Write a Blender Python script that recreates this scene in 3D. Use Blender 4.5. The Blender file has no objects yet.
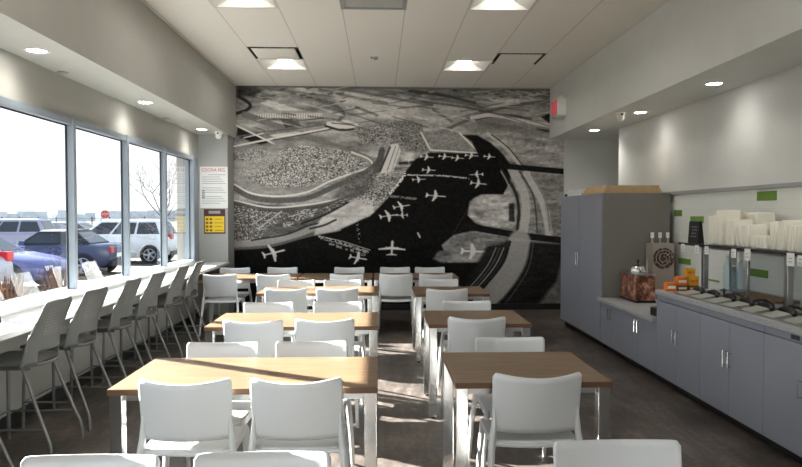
import bpy, bmesh, math, random
import numpy as np
from mathutils import Vector, Matrix

S = bpy.context.scene
COL = S.collection
PI = math.pi
rnd = random.Random(7)

# ------------------------------------------------------------------ helpers
def lin(c):
    c = c / 255.0
    return c / 12.92 if c <= 0.04045 else ((c + 0.055) / 1.055) ** 2.4

def rgb(r, g, b):
    return (lin(r), lin(g), lin(b), 1.0)

class NT:
    """small node-tree builder"""
    def __init__(s, name):
        s.m = bpy.data.materials.new(name)
        s.m.use_nodes = True
        s.t = s.m.node_tree
        s.t.nodes.clear()
        s.out = s.n('ShaderNodeOutputMaterial')
    def n(s, typ, **kw):
        k = s.t.nodes.new(typ)
        for a, v in kw.items():
            setattr(k, a, v)
        return k
    def l(s, a, b):
        s.t.links.new(a, b)
    def ramp(s, fac, stops):
        r = s.n('ShaderNodeValToRGB')
        e = r.color_ramp.elements
        while len(e) < len(stops):
            e.new(0.5)
        for i, (p, c) in enumerate(stops):
            e[i].position = p
            e[i].color = c
        s.l(fac, r.inputs[0])
        return r.outputs[0]
    def coord(s, scale=(1, 1, 1), loc=(0, 0, 0)):
        tc = s.n('ShaderNodeTexCoord')
        mp = s.n('ShaderNodeMapping')
        mp.inputs['Scale'].default_value = scale
        mp.inputs['Location'].default_value = loc
        s.l(tc.outputs['Object'], mp.inputs[0])
        return mp.outputs[0]
    def noise(s, vec, scale, detail=4, rough=0.55):
        n = s.n('ShaderNodeTexNoise')
        n.inputs['Scale'].default_value = scale
        n.inputs['Detail'].default_value = detail
        n.inputs['Roughness'].default_value = rough
        s.l(vec, n.inputs['Vector'])
        return n.outputs[0]
    def math(s, op, a, b=None):
        m = s.n('ShaderNodeMath', operation=op)
        for i, v in enumerate((a, b)):
            if v is None: continue
            if isinstance(v, (int, float)): m.inputs[i].default_value = v
            else: s.l(v, m.inputs[i])
        return m.outputs[0]

def mat(name, col, rough=0.5, metal=0.0, var=0.06, vscale=3.0, bump=0.0, bscale=60, spec=0.5, emit=0.0, stretch=(1, 1, 1)):
    """principled material with a slight procedural mottling of its own colour"""
    t = NT(name)
    p = t.n('ShaderNodeBsdfPrincipled')
    v = t.coord(stretch)
    f = t.noise(v, vscale)
    lo = tuple(max(0, c * (1 - var)) for c in col[:3]) + (1,)
    hi = tuple(min(1, c * (1 + var)) for c in col[:3]) + (1,)
    c = t.ramp(f, [(0.3, lo), (0.7, hi)])
    t.l(c, p.inputs['Base Color'])
    p.inputs['Roughness'].default_value = rough
    p.inputs['Metallic'].default_value = metal
    p.inputs['Specular IOR Level'].default_value = spec
    if emit:
        p.inputs['Emission Color'].default_value = (1, 0.975, 0.935, 1) if emit > 1 else col
        p.inputs['Emission Strength'].default_value = emit
    if bump:
        b = t.n('ShaderNodeBump')
        b.inputs['Strength'].default_value = bump
        b.inputs['Distance'].default_value = 0.01
        t.l(t.noise(v, bscale, 3), b.inputs['Height'])
        t.l(b.outputs[0], p.inputs['Normal'])
    t.l(p.outputs[0], t.out.inputs[0])
    return t.m

class MB:
    """collects shapes; build() links them as ONE mesh object"""
    def __init__(s):
        s.bm = bmesh.new()
    def box(s, x0, x1, y0, y1, z0, z1, bev=0.0):
        b = s.bm
        vs = [b.verts.new(p) for p in ((x0, y0, z0), (x1, y0, z0), (x1, y1, z0), (x0, y1, z0), (x0, y0, z1), (x1, y0, z1), (x1, y1, z1), (x0, y1, z1))]
        fs = [b.faces.new([vs[i] for i in q]) for q in ((0, 3, 2, 1), (4, 5, 6, 7), (0, 1, 5, 4), (1, 2, 6, 5), (2, 3, 7, 6), (3, 0, 4, 7))]
        if bev > 0:
            es = list({e for f in fs for e in f.edges})
            bmesh.ops.bevel(b, geom=es, offset=bev, segments=2, profile=0.6, affect='EDGES')
        return s
    def loft(s, rings, caps=True, closed=True):
        """rings: lists of points with equal counts"""
        b = s.bm
        R = [[b.verts.new(p) for p in r] for r in rings]
        n = len(R[0])
        for i in range(len(R) - 1):
            for j in range(n if closed else n - 1):
                k = (j + 1) % n
                b.faces.new((R[i][j], R[i][k], R[i + 1][k], R[i + 1][j]))
        if caps:
            b.faces.new(R[0][::-1])
            b.faces.new(R[-1])
        return s
    def tube(s, path, rad, seg=10, asp=1.0):
        """path of points, rad number or list"""
        P = [Vector(p) for p in path]
        rr = rad if isinstance(rad, (list, tuple)) else [rad] * len(P)
        rings = []
        ref = None
        for i, p in enumerate(P):
            if i == 0: d = P[1] - P[0]
            elif i == len(P) - 1: d = P[-1] - P[-2]
            else: d = (P[i + 1] - p).normalized() + (p - P[i - 1]).normalized()
            d.normalize()
            if ref is None:
                ref = Vector((1, 0, 0)) if abs(d.x) < 0.9 else Vector((0, 1, 0))
            u = (ref - d * ref.dot(d)).normalized()
            w = d.cross(u)
            ref = u
            rings.append([p + u * (math.cos(a) * rr[i]) + w * (math.sin(a) * rr[i] * asp) for a in [2 * PI * k / seg for k in range(seg)]])
        return s.loft(rings)
    def lathe(s, prof, c=(0, 0, 0), seg=24, axis='Z'):
        """prof: (radius, height) pairs"""
        rings = []
        for r, h in prof:
            ring = []
            for k in range(seg):
                a = 2 * PI * k / seg
                x, y, z = r * math.cos(a), r * math.sin(a), h
                if axis == 'X': x, y, z = h, r * math.cos(a), r * math.sin(a)
                elif axis == 'Y': x, y, z = r * math.sin(a), h, r * math.cos(a)
                ring.append((c[0] + x, c[1] + y, c[2] + z))
            rings.append(ring)
        return s.loft(rings)
    def poly(s, pts, d):
        """flat polygon extruded by vector d"""
        d = Vector(d)
        return s.loft([[Vector(p) for p in pts], [Vector(p) + d for p in pts]])
    def grid(s, fn, nu, nv, skip=None, th=0.0, nrm=None):
        b = s.bm
        G = [[b.verts.new(fn(i / nu, j / nv)) for j in range(nv + 1)] for i in range(nu + 1)]
        for i in range(nu):
            for j in range(nv):
                if skip and skip((i + .5) / nu, (j + .5) / nv): continue
                b.faces.new((G[i][j], G[i + 1][j], G[i + 1][j + 1], G[i][j + 1]))
        return s
    def mesh(s, name, smooth=None, recalc=True):
        loose = [v for v in s.bm.verts if not v.link_faces]
        for v in loose: s.bm.verts.remove(v)
        if recalc: bmesh.ops.recalc_face_normals(s.bm, faces=s.bm.faces)
        me = bpy.data.meshes.new(name)
        s.bm.to_mesh(me)
        s.bm.free()
        if smooth:
            for p in me.polygons: p.use_smooth = True
            me.set_sharp_from_angle(angle=math.radians(smooth))
        return me
    def build(s, name, m, parent=None, smooth=None, solid=0.0, sub=0, loc=None):
        me = s.mesh(name, smooth)
        me.materials.append(m)
        o = bpy.data.objects.new(name, me)
        COL.objects.link(o)
        if parent: o.parent = parent
        if loc: o.location = loc
        if solid:
            k = o.modifiers.new('solid', 'SOLIDIFY'); k.thickness = solid; k.offset = 0
            k.use_rim = True
        if sub:
            k = o.modifiers.new('sub', 'SUBSURF'); k.levels = sub; k.render_levels = sub
        return o

def tag(o, label, cat, group=None, kind=None):
    o['label'] = label
    o['category'] = cat
    if group: o['group'] = group
    if kind: o['kind'] = kind
    return o

def thing(name, label, cat, loc=(0, 0, 0), rz=0.0, group=None):
    o = bpy.data.objects.new(name, None)
    o.empty_display_size = 0.1
    COL.objects.link(o)
    o.location = loc
    o.rotation_euler = (0, 0, rz)
    return tag(o, label, cat, group)

def struct(o):
    o['kind'] = 'structure'
    return o

def dup(root, loc, rz=0.0, label=None, group=None, scale=None):
    r = root.copy(); COL.objects.link(r)
    r.location = loc; r.rotation_euler = (0, 0, rz)
    if scale: r.scale = scale
    if label: r['label'] = label
    if group: r['group'] = group
    for ch in list(root.children):
        c = ch.copy(); COL.objects.link(c); c.parent = r
        for g in list(ch.children):
            d = g.copy(); COL.objects.link(d); d.parent = c
    return r

def text_mesh(txt, size, depth=0.001, align='CENTER'):
    cu = bpy.data.curves.new('lettering', 'FONT')
    cu.body = txt; cu.size = size; cu.extrude = depth; cu.align_x = align; cu.align_y = 'CENTER'
    o = bpy.data.objects.new('lettering', cu)
    COL.objects.link(o)
    dg = bpy.context.evaluated_depsgraph_get()
    me = bpy.data.meshes.new_from_object(o.evaluated_get(dg))
    bpy.data.objects.remove(o)
    bpy.data.curves.remove(cu)
    return me

def text_obj(name, txt, size, m, M, parent, depth=0.001, squash=1.0):
    me = text_mesh(txt, size, depth)
    me.transform(M @ Matrix.Diagonal((squash, 1, 1, 1)))
    me.materials.clear(); me.materials.append(m)
    o = bpy.data.objects.new(name, me); COL.objects.link(o); o.parent = parent
    return o

# ------------------------------------------------------------------ materials
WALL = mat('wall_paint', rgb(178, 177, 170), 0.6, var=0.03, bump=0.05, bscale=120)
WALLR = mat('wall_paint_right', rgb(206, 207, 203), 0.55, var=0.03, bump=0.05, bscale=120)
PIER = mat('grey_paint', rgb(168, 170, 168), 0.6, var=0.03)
LEDGE = mat('ledge_grey', rgb(150, 151, 148), 0.5, var=0.03)
ALU = mat('window_aluminium', rgb(146, 156, 166), 0.45, 0.15, var=0.03)
GASKET = mat('black_gasket', rgb(28, 30, 34), 0.6)
CTOP = mat('white_counter', rgb(222, 224, 222), 0.35, var=0.02)
WPLASTIC = mat('white_polypropylene', rgb(214, 216, 216), 0.42, var=0.02, bump=0.03, bscale=300)
GPLASTIC = mat('grey_polypropylene', rgb(118, 118, 115), 0.5, var=0.03, bump=0.04, bscale=300)
SEATDK = mat('grey_seat_plastic', rgb(84, 84, 82), 0.55, var=0.03)
STEELLEG = mat('grey_powder_coat', rgb(118, 118, 115), 0.4, 0.5, var=0.03)
CHROME = mat('polished_chrome', rgb(205, 204, 200), 0.16, 1.0, var=0.02)
STAINLESS = mat('stainless_steel', rgb(178, 178, 174), 0.28, 1.0, var=0.04, stretch=(1, 1, 20))
CAB = mat('grey_blue_laminate', rgb(138, 141, 151), 0.45, var=0.02, bump=0.02, bscale=200)
CABSIDE = mat('warm_grey_laminate', rgb(120, 116, 110), 0.5, var=0.02)
KICK = mat('black_base', rgb(12, 12, 13), 0.5)
STONE = mat('speckled_grey_stone', rgb(168, 170, 172), 0.3, var=0.22, vscale=90)
BLACK = mat('black_plastic', rgb(20, 20, 21), 0.4)
WHITE = mat('white_plastic', rgb(232, 232, 226), 0.45, var=0.02)
FOAM = mat('white_foam', rgb(246, 243, 231), 0.7, var=0.03, bump=0.05, bscale=200)
GREEN = mat('green_tile', rgb(106, 140, 58), 0.35, var=0.05)
PAPER = mat('white_paper', rgb(230, 232, 232), 0.7, var=0.02)
YELLOW = mat('yellow_print', rgb(235, 200, 40), 0.6, var=0.05)
DARKRED = mat('maroon_print', rgb(70, 40, 40), 0.6)
RED = mat('red_print', rgb(200, 50, 60), 0.6)
GREYPRINT = mat('grey_print', rgb(150, 152, 156), 0.7)
CARD = mat('tan_cardboard', rgb(188, 162, 124), 0.8, var=0.08, vscale=12)
TROFF = mat('white_enamel', rgb(236, 235, 228), 0.5, var=0.01)
LAMP = mat('lit_diffuser', (1, 0.97, 0.92, 1), 0.5, emit=15.0)
DOWN = mat('lit_downlight', (1, 0.96, 0.88, 1), 0.5, emit=18.0)
EXITRED = mat('exit_red', rgb(225, 60, 75), 0.5, emit=0.35)

def glass_mat(name, tint, rough=0.0, boost=1.0):
    t = NT(name)
    tr = t.n('ShaderNodeBsdfTransparent'); tr.inputs[0].default_value = tint
    gl = t.n('ShaderNodeBsdfGlossy'); gl.inputs['Roughness'].default_value = rough
    gl.inputs[0].default_value = (1, 1, 1, 1)
    f = t.n('ShaderNodeLayerWeight'); f.inputs[0].default_value = 0.5       # facing = 1 - |cos|, the same from both sides
    mx = t.n('ShaderNodeMixShader')
    fr = t.math('ADD', t.math('MULTIPLY', t.math('POWER', f.outputs['Facing'], 5.0), 0.92), 0.045)
    t.l(t.math('MULTIPLY', fr, boost), mx.inputs[0])
    t.l(tr.outputs[0], mx.inputs[1]); t.l(gl.outputs[0], mx.inputs[2])
    t.l(mx.outputs[0], t.out.inputs[0])
    return t.m
PANE = glass_mat('window_glass', (0.80, 0.84, 0.86, 1), 0.0, 1.6)
CLEAR = glass_mat('clear_plastic', (0.82, 0.90, 0.93, 1), 0.03)
SHELFGLASS = glass_mat('smoked_glass', (0.30, 0.33, 0.34, 1), 0.02)

def wood_mat():
    t = NT('oak_laminate')
    p = t.n('ShaderNodeBsdfPrincipled')
    v = t.coord((1.2, 22, 8))
    a = t.noise(v, 2.2, 6, 0.6)
    v2 = t.coord((2.5, 70, 30))
    b = t.noise(v2, 3.0, 3, 0.6)
    f = t.math('ADD', t.math('MULTIPLY', a, 0.7), t.math('MULTIPLY', b, 0.3))
    c = t.ramp(f, [(0.34, rgb(88, 68, 49)), (0.5, rgb(113, 90, 66)), (0.66, rgb(133, 109, 82))])
    t.l(c, p.inputs['Base Color'])
    p.inputs['Roughness'].default_value = 0.36
    t.l(p.outputs[0], t.out.inputs[0])
    return t.m
WOOD = wood_mat()
EDGE = mat('brown_edge_band', rgb(96, 66, 42), 0.5, var=0.1, vscale=14, stretch=(1, 6, 6))

def floor_mat():
    t = NT('brown_grey_vinyl')
    p = t.n('ShaderNodeBsdfPrincipled')
    v = t.coord((1, 1, 1))
    big = t.noise(v, 1.7, 6, 0.65)
    v2 = t.coord((9, 1.6, 1))
    st = t.noise(v2, 1.4, 6, 0.65)
    fine = t.noise(v, 24, 4, 0.6)
    f = t.math('ADD', t.math('MULTIPLY', big, 0.45), t.math('ADD', t.math('MULTIPLY', st, 0.33), t.math('MULTIPLY', fine, 0.22)))
    c = t.ramp(f, [(0.40, rgb(48, 42, 37)), (0.5, rgb(78, 70, 64)), (0.60, rgb(112, 102, 94))])
    # plank seams every 0.61 m across and 1.22 m along
    sx = t.n('ShaderNodeSeparateXYZ'); t.l(v, sx.inputs[0])
    def seam(sock, per, w):
        m = t.math('MODULO', t.math('ADD', sock, 100.0), per)
        return t.math('LESS_THAN', m, w)
    s = t.math('MAXIMUM', seam(sx.outputs[0], 0.305, 0.004), seam(sx.outputs[1], 1.22, 0.004))
    mx = t.n('ShaderNodeMix', data_type='RGBA')
    t.l(t.math('MULTIPLY', s, 0.35), mx.inputs[0])
    t.l(c, mx.inputs[6]); mx.inputs[7].default_value = rgb(40, 35, 32)
    t.l(mx.outputs[2], p.inputs['Base Color'])
    p.inputs['Roughness'].default_value = 0.42
    b = t.n('ShaderNodeBump'); b.inputs['Strength'].default_value = 0.15; b.inputs['Distance'].default_value = 0.004
    t.l(fine, b.inputs['Height']); t.l(b.outputs[0], p.inputs['Normal'])
    t.l(p.outputs[0], t.out.inputs[0])
    return t.m
FLOOR = floor_mat()

XK = [-2.31, -1.64, -1.005, -0.37, 0.265, 0.90, 1.535, 2.17, 2.805]
def ceiling_mat():
    t = NT('ceiling_tile')
    p = t.n('ShaderNodeBsdfPrincipled')
    v = t.coord()
    sx = t.n('ShaderNodeSeparateXYZ'); t.l(v, sx.inputs[0])
    mx_ = t.math('MODULO', t.math('ADD', sx.outputs[0], 100 * 0.635 + 1.64 + 0.006), 0.635)
    s1 = t.math('LESS_THAN', mx_, 0.012)
    my_ = t.math('MODULO', t.math('ADD', sx.outputs[1], 100 * 1.25 - 8.93 + 0.003), 1.25)
    s2 = t.math('MULTIPLY', t.math('LESS_THAN', my_, 0.006), 0.35)
    f = t.math('MULTIPLY', t.math('MAXIMUM', s1, s2), 0.4)
    n = t.noise(v, 120, 3, 0.7)
    c = t.ramp(n, [(0.35, rgb(222, 217, 207)), (0.6, rgb(230, 226, 217))])
    m = t.n('ShaderNodeMix', data_type='RGBA')
    t.l(f, m.inputs[0]); t.l(c, m.inputs[6]); m.inputs[7].default_value = rgb(110, 106, 100)
    t.l(m.outputs[2], p.inputs['Base Color'])
    p.inputs['Roughness'].default_value = 0.85
    t.l(p.outputs[0], t.out.inputs[0])
    return t.m
CEIL = ceiling_mat()

# ------------------------------------------------------------------ room shell
Y0, YF = -3.0, 10.82
XL, XR = -2.81, 3.48
CZ, SZ = 3.65, 2.81
SILL, HEAD = 0.90, 2.44

struct(MB().box(XL - 0.1, 4.5, Y0 - 0.2, YF + 0.2, -0.12, 0).build('floor', FLOOR))
# ceiling from cells, holes where fixtures are recessed
ys = [Y0, 0.6, 1.22, 3.35, 3.97, 6.10, 6.72, 8.30, 8.93, 9.55, YF]
LIGHTS = [(1, 8.93, 9.55), (5, 8.93, 9.55), (1, 6.10, 6.72), (5, 6.10, 6.72), (1, 3.35, 3.97), (5, 3.35, 3.97), (1, 0.6, 1.22), (5, 0.6, 1.22)]  # last four are out of view, added along the grid for light
VENTS = [(1, 8.30, 8.93), (6, 8.51, 9.14), (3, 6.10, 6.72)]
ys = sorted(set(ys + [8.51, 9.14]))
def hole(i, ya, yb):
    for k, a, b in LIGHTS + VENTS:
        if k == i and ya >= a - 1e-4 and yb <= b + 1e-4: return True
    return False
mb = MB()
for i in range(8):
    for j in range(len(ys) - 1):
        if not hole(i, ys[j], ys[j + 1]):
            mb.box(XK[i], XK[i + 1], ys[j], ys[j + 1], CZ, CZ + 0.03)
struct(mb.build('ceiling', CEIL))
struct(MB().box(XL - 0.4, 4.6, Y0 - 0.2, YF + 0.3, 3.95, 4.1).build('sun_block_slab', PIER))          # unseen slab added over the ceiling void to block the sun
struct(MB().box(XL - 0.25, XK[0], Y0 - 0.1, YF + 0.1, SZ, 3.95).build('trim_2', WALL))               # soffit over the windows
struct(MB().box(XK[8], 4.5, Y0 - 0.1, YF + 0.1, SZ, 3.95).build('trim_3', WALLR))              # soffit over the buffet
struct(MB().box(XL - 0.25, 4.5, YF, YF + 0.2, 0, 3.95).build('wall_far', WALLR))
m = MB()                                                     # unseen wall behind the viewer, its glazing added to light the chair backs
m.box(XL - 0.25, 3.7, Y0 - 0.2, Y0, 0, 0.3); m.box(XL - 0.25, 3.7, Y0 - 0.2, Y0, 2.75, 3.95)
m.box(XL - 0.25, -2.3, Y0 - 0.2, Y0, 0.3, 2.75); m.box(2.9, 3.7, Y0 - 0.2, Y0, 0.3, 2.75)
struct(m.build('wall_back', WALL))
for i in range(4):
    a = -2.3 + 1.3 * i
    f = MB(); f.box(a, a + .06, Y0 - .12, Y0 + .02, .3, 2.75); f.box(a + 1.24, a + 1.3, Y0 - .12, Y0 + .02, .3, 2.75)
    f.box(a + .06, a + 1.24, Y0 - .12, Y0 + .02, .3, .36); f.box(a + .06, a + 1.24, Y0 - .12, Y0 + .02, 2.69, 2.75)
    w = struct(f.build('window_%d' % (i + 10), ALU))  # made-up window, lets sky light in from behind the viewer
    g = MB(); g.bm.faces.new([g.bm.verts.new(p) for p in ((a + .06, Y0 - .05, .36), (a + 1.24, Y0 - .05, .36), (a + 1.24, Y0 - .05, 2.69), (a + .06, Y0 - .05, 2.69))])
    g.build('pane', PANE, w)
struct(MB().box(XR, XR + 0.2, Y0, 9.5, 0, SZ).build('wall_right', WALLR))
m = MB()
m.box(XL - 0.2, XL + 0.07, Y0, 10.38, 0, 0.79)            # low wall under the bar counter
m.box(XL - 0.2, XL - 0.001, Y0, 10.38, 0.79, SILL - 0.04)
m.box(XL - 0.2, XL, Y0, 10.38, HEAD, SZ)                # band above the windows
m.box(XL - 0.2, XL, 9.95, 10.38, SILL - 0.04, HEAD)
m.box(XL - 0.2, XL, Y0, -1.7, SILL - 0.04, HEAD)
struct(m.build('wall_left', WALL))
struct(MB().box(XL - 0.1, -2.355, 10.38, YF, 0, SZ).build('trim_4', PIER))                           # pier with the notices
struct(MB().box(4.3, 4.5, 9.3, YF, 0, SZ).build('trim_5', WALLR))                                   # side wall of the alcove behind the tall cupboard
struct(MB().box(XR + 0.2, 4.5, 9.1, 9.3, 0, SZ).build('trim_7', WALLR))
struct(MB().box(XL + 0.07, XL + 0.085, Y0, 10.38, 0, 0.10).build('baseboard_left', KICK))
struct(MB().box(-2.355, 4.3, YF - 0.025, YF, 0, 0.10, 0.003).build('baseboard_far', KICK))
struct(MB().box(XR - 0.03, XR, 2.0, 9.5, 1.805, 1.845, 0.004).build('trim_6', LEDGE))              # ledge over the tiles

# windows
MUL = [-1.68 + 1.275 * i for i in range(10)]   # near faces of the mullions
MUL = [6.03 - 1.275 * 6, 6.03 - 1.275 * 5, 6.03 - 1.275 * 4, 6.03 - 1.275 * 3, 6.03 - 1.275 * 2, 6.03 - 1.275, 6.03, 7.30, 8.585, 9.865]
for i in range(9):
    a, b = MUL[i] + 0.055, MUL[i + 1]
    f = MB()
    f.box(XL - 0.005, XL + 0.075, b, b + 0.055, SILL - 0.04, HEAD, 0.004)        # mullion
    f.box(XL - 0.005, XL + 0.065, a, b, HEAD - 0.062, HEAD, 0.004)               # head
    if i == 0: f.box(XL - 0.10, XL + 0.065, MUL[0], a, SILL - 0.04, HEAD, 0.004)
    if i == 8: f.box(XL - 0.10, XL + 0.004, b + 0.055, 10.38, SILL - 0.04, HEAD, 0.004)
    w = struct(f.build('window_%d' % (i + 1), ALU))
    MB().box(XL - 0.10, XL + 0.085, a - .055, b, 0.834, SILL + 0.003, 0.004).build('sill', CTOP, w)
    g = MB()
    for q in ((a, a + 0.012, SILL, HEAD - 0.06), (b - 0.014, b, SILL, HEAD - 0.06), (a, b, HEAD - 0.074, HEAD - 0.062)):
        g.box(XL + 0.008, XL + 0.018, *q)
    g.build('gasket', GASKET, w)
    g = MB()
    x = XL + 0.012
    vs = [g.bm.verts.new(p) for p in ((x, a, SILL), (x, b, SILL), (x, b, HEAD - 0.06), (x, a, HEAD - 0.06))]
    g.bm.faces.new(vs)
    g.build('pane', PANE, w)

# ------------------------------------------------------------------ mural (a printed aerial view of an airfield)
def build_mural():
    u0, u1, v0, v1 = 228.0, 568.0, 83.0, 312.0
    k = 2.5
    nx, ny = int((u1 - u0) * k), int((v1 - v0) * k)
    uu, vv = np.meshgrid(u0 + (np.arange(nx) + .5) / k, v0 + (np.arange(ny) + .5) / k)
    rs = np.random.RandomState(3)
    A = np.full((ny, nx), 105.0)

    def vnoise(sx, sy, seed):
        r = np.random.RandomState(seed)
        gx, gy = int((u1 - u0) / sx) + 3, int((v1 - v0) / sy) + 3
        G = r.rand(gy, gx)
        fx, fy = (uu - u0) / sx, (vv - v0) / sy
        ix, iy = fx.astype(int), fy.astype(int)
        tx, ty = fx - ix, fy - iy
        tx, ty = tx * tx * (3 - 2 * tx), ty * ty * (3 - 2 * ty)
        return (G[iy, ix] * (1 - tx) + G[iy, ix + 1] * tx) * (1 - ty) + (G[iy + 1, ix] * (1 - tx) + G[iy + 1, ix + 1] * tx) * ty - 0.5
    N1, N2, N3 = vnoise(40, 5, 1), vnoise(12, 3, 2), vnoise(3, 1.5, 4)
    FINE = vnoise(1.3, 1.1, 5)
    A += N1 * 50 + N2 * 34 + N3 * 22

    def dist(pts, closed=False):
        P = list(pts) + ([pts[0]] if closed else [])
        D = np.full((ny, nx), 1e9)
        for (ax, ay), (bx, by) in zip(P[:-1], P[1:]):
            dx, dy = bx - ax, by - ay
            L = dx * dx + dy * dy + 1e-9
            t = np.clip(((uu - ax) * dx + (vv - ay) * dy) / L, 0, 1)
            D = np.minimum(D, np.hypot(uu - ax - t * dx, vv - ay - t * dy))
        return D
    def smooth(pts, n=6):
        P = [np.array(p, float) for p in pts]
        P = [2 * P[0] - P[1]] + P + [2 * P[-1] - P[-2]]
        o = []
        for i in range(1, len(P) - 2):
            for j in range(n):
                t = j / n
                a, b, c, d = P[i - 1], P[i], P[i + 1], P[i + 2]
                o.append(0.5 * (2 * b + (c - a) * t + (2 * a - 5 * b + 4 * c - d) * t * t + (3 * b - a - 3 * c + d) * t ** 3))
        o.append(P[-2])
        return [tuple(q) for q in o]
    def inside(pts):
        ins = np.zeros((ny, nx), bool)
        n = len(pts)
        for i in range(n):
            (ax, ay), (bx, by) = pts[i], pts[(i + 1) % n]
            if ay == by: continue
            c = (ay > vv) != (by > vv)
            ins ^= c & (uu < (bx - ax) * (vv - ay) / (by - ay) + ax)
        return ins
    def mix(m, val, al=1.0):
        nonlocal A
        A = A * (1 - m * al) + val * m * al
    def poly(pts, val, al=1.0, fe=0.7, tex=1.0):
        ins = inside(pts)
        d = dist(pts, True)
        m = np.where(ins, np.clip(0.5 + d / (2 * fe), 0, 1), np.clip(0.5 - d / (2 * fe), 0, 1))
        mix(m, val + (N2 * 22 + N3 * 16) * tex, al)
    def line(pts, w, val, al=1.0, curve=True, fe=0.7, dash=None):
        d = dist(smooth(pts) if curve and len(pts) > 2 else pts)
        m = np.clip((w / 2 - d) / fe + 0.5, 0, 1)
        if dash is not None: m = m * (FINE > dash)
        mix(m, val, al)
    def speck(pts, lo, hi, dens, al=1.0, seed=0):
        ins = inside(pts)
        lo, hi, al = max(lo, 36), min(hi, 176), al * .88
        rows = 0.5 + 0.5 * np.sin((vv * 2.6 + uu * 0.7) + 2 * N1)          # cars stand in rows
        n = vnoise(0.95, 0.8, 20 + seed) + 0.22 * (rows - .5)
        mix(ins * np.clip((n + dens - .04) * 5, 0, 1), lo, al * .8)
        n = vnoise(1.0, 0.8, 50 + seed) + 0.25 * (rows - .5)
        mix(ins * np.clip((n + dens - 0.14) * 5, 0, 1), hi, al * .8)

    # sky and horizon
    poly([(220, 80), (575, 80), (575, 87.5), (400, 86.5), (300, 85.6), (220, 84.8)], 128, tex=0.2)
    line([(225, 85.4), (300, 86.2), (400, 87.2), (575, 88.5)], 2.2, 62, 0.8, False)
    poly([(410, 86), (575, 87), (575, 96), (500, 96), (450, 92), (410, 90)], 66, 0.55, 2)
    poly([(236, 84), (252, 85), (262, 90), (252, 97), (236, 96)], 40, 0.85, 2)
    line([(238, 96), (249, 103.5), (247, 109), (236, 113)], 3.2, 34)
    line([(262, 88), (300, 92), (340, 97), (372, 101)], 2.0, 70, 0.6)
    poly([(259, 102.5), (267, 99.5), (303, 110), (279, 110)], 158, 0.9)
    # light fields in the upper middle
    poly([(330, 94), (352, 91), (420, 102), (418, 117), (384, 117), (345, 110)], 150, 0.75, 3)
    poly([(395, 92), (440, 98), (470, 112), (440, 123), (405, 112)], 138, 0.6, 3)
    for a in ([(318, 89), (350, 96), (385, 102)], [(334, 87), (380, 95), (430, 104)], [(362, 87), (400, 92), (445, 99), (475, 103)], [(400, 88), (450, 94), (490, 99)],
              [(354, 106), (375, 114)], [(431, 108), (450, 120)], [(408, 97), (430, 103)]):
        line(a, 2.6, 72, 0.75, True, 1.2)
    line([(408, 90), (436, 93), (473, 101)], 3.0, 40, 0.8, True, 1.2)
    line([(420, 100), (465, 106), (482, 110)], 2.0, 55, 0.7)
    line([(437, 131), (483, 111), (512, 103), (560, 98)], 3.2, 66, 0.9, False)
    line([(474, 118), (500, 113), (520, 115)], 2.4, 50, 0.8)
    poly([(455, 123), (480, 118), (566, 128), (566, 134), (500, 131), (470, 130)], 84, 0.7, 2)
    line([(470, 116), (492, 113.2), (520, 118.5), (566, 127)], 4.0, 150, 0.9)
    line([(478, 108), (500, 113), (530, 117)], 2.2, 55, 0.7)
    poly([(540, 115), (550, 111), (566, 110), (566, 122), (548, 121)], 26, 0.95)
    poly([(536, 127), (566, 130), (566, 131.5), (545, 130)], 30, 0.9)
    line([(490, 100), (520, 108), (566, 112)], 2.0, 120, 0.6)
    # comb-like rows of parked cars, dark ponds, crossroads
    poly([(246, 112), (300, 110.5), (322, 112.5), (318, 118), (262, 118)], 118, 0.8)
    m = (inside([(246, 113), (322, 112), (318, 117), (262, 117)]) & ((uu % 2.4) < 1.1))
    mix(m.astype(float), 165, 0.8)
    line([(244, 114), (284, 128), (328, 143.6), (362, 156), (374, 166)], 6.5, 80, 0.85)
    line([(262, 118), (300, 119), (322, 117)], 1.4, 50, 0.8)
    poly([(280, 119), (296, 118), (300, 126), (284, 127)], 52, 0.8)
    poly([(237, 120), (275, 129), (262, 133), (240, 125)], 138, 0.6, 2)
    poly([(236.5, 126.5), (250, 133), (236.5, 135)], 20, 1, tex=0.2)
    poly([(239, 136), (253, 134), (263, 138.5), (250, 141)], 22, 1, tex=0.2)
    poly([(254, 142), (265, 140), (270, 141), (260, 143.8)], 24, 1, tex=0.2)
    line([(234, 124), (274, 143.6)], 1.6, 170, 0.9, False)
    line([(233, 145.6), (270, 138), (326, 127.5)], 1.7, 168, 0.9, False)
    line([(256, 131.7), (300, 127), (326, 123)], 1.3, 60, 0.8, False)
    line([(272, 139), (310, 132), (330, 128)], 1.1, 40, 0.8, False)
    line([(243, 137), (262, 132.5)], 1.2, 160, 0.9, False)
    poly([(268, 134), (298, 130), (300, 133), (274, 138)], 150, 0.8)
    # curved road and terminal of the upper field
    line([(318, 100), (334, 105), (342, 113), (338, 118)], 3.6, 70, 0.85)
    poly([(325, 121), (345, 119), (356, 122), (356, 127), (335, 128), (324, 125)], 172, 0.9)
    line([(324, 125), (340, 129), (357, 127)], 2.2, 34, 0.9)
    line([(330, 122), (352, 124)], 1.2, 60, 0.9, False)
    # car parks of the middle
    P1 = [(352, 127), (388, 121), (408, 120), (412, 140), (395, 146), (360, 142)]
    poly(P1, 96, 0.8); speck(P1, 40, 150, 0.06, 0.9, 1)
    P2 = [(392, 119), (420, 122), (425, 150), (404, 150)]
    poly(P2, 84, 0.85); speck(P2, 38, 140, 0.05, 0.85, 2)
    Q = [(419, 131), (440, 128), (457.7, 131), (476.5, 151), (428.5, 148.5)]
    poly(Q, 100, 0.95); speck(Q, 66, 120, 0.03, 0.7, 3)
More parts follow.
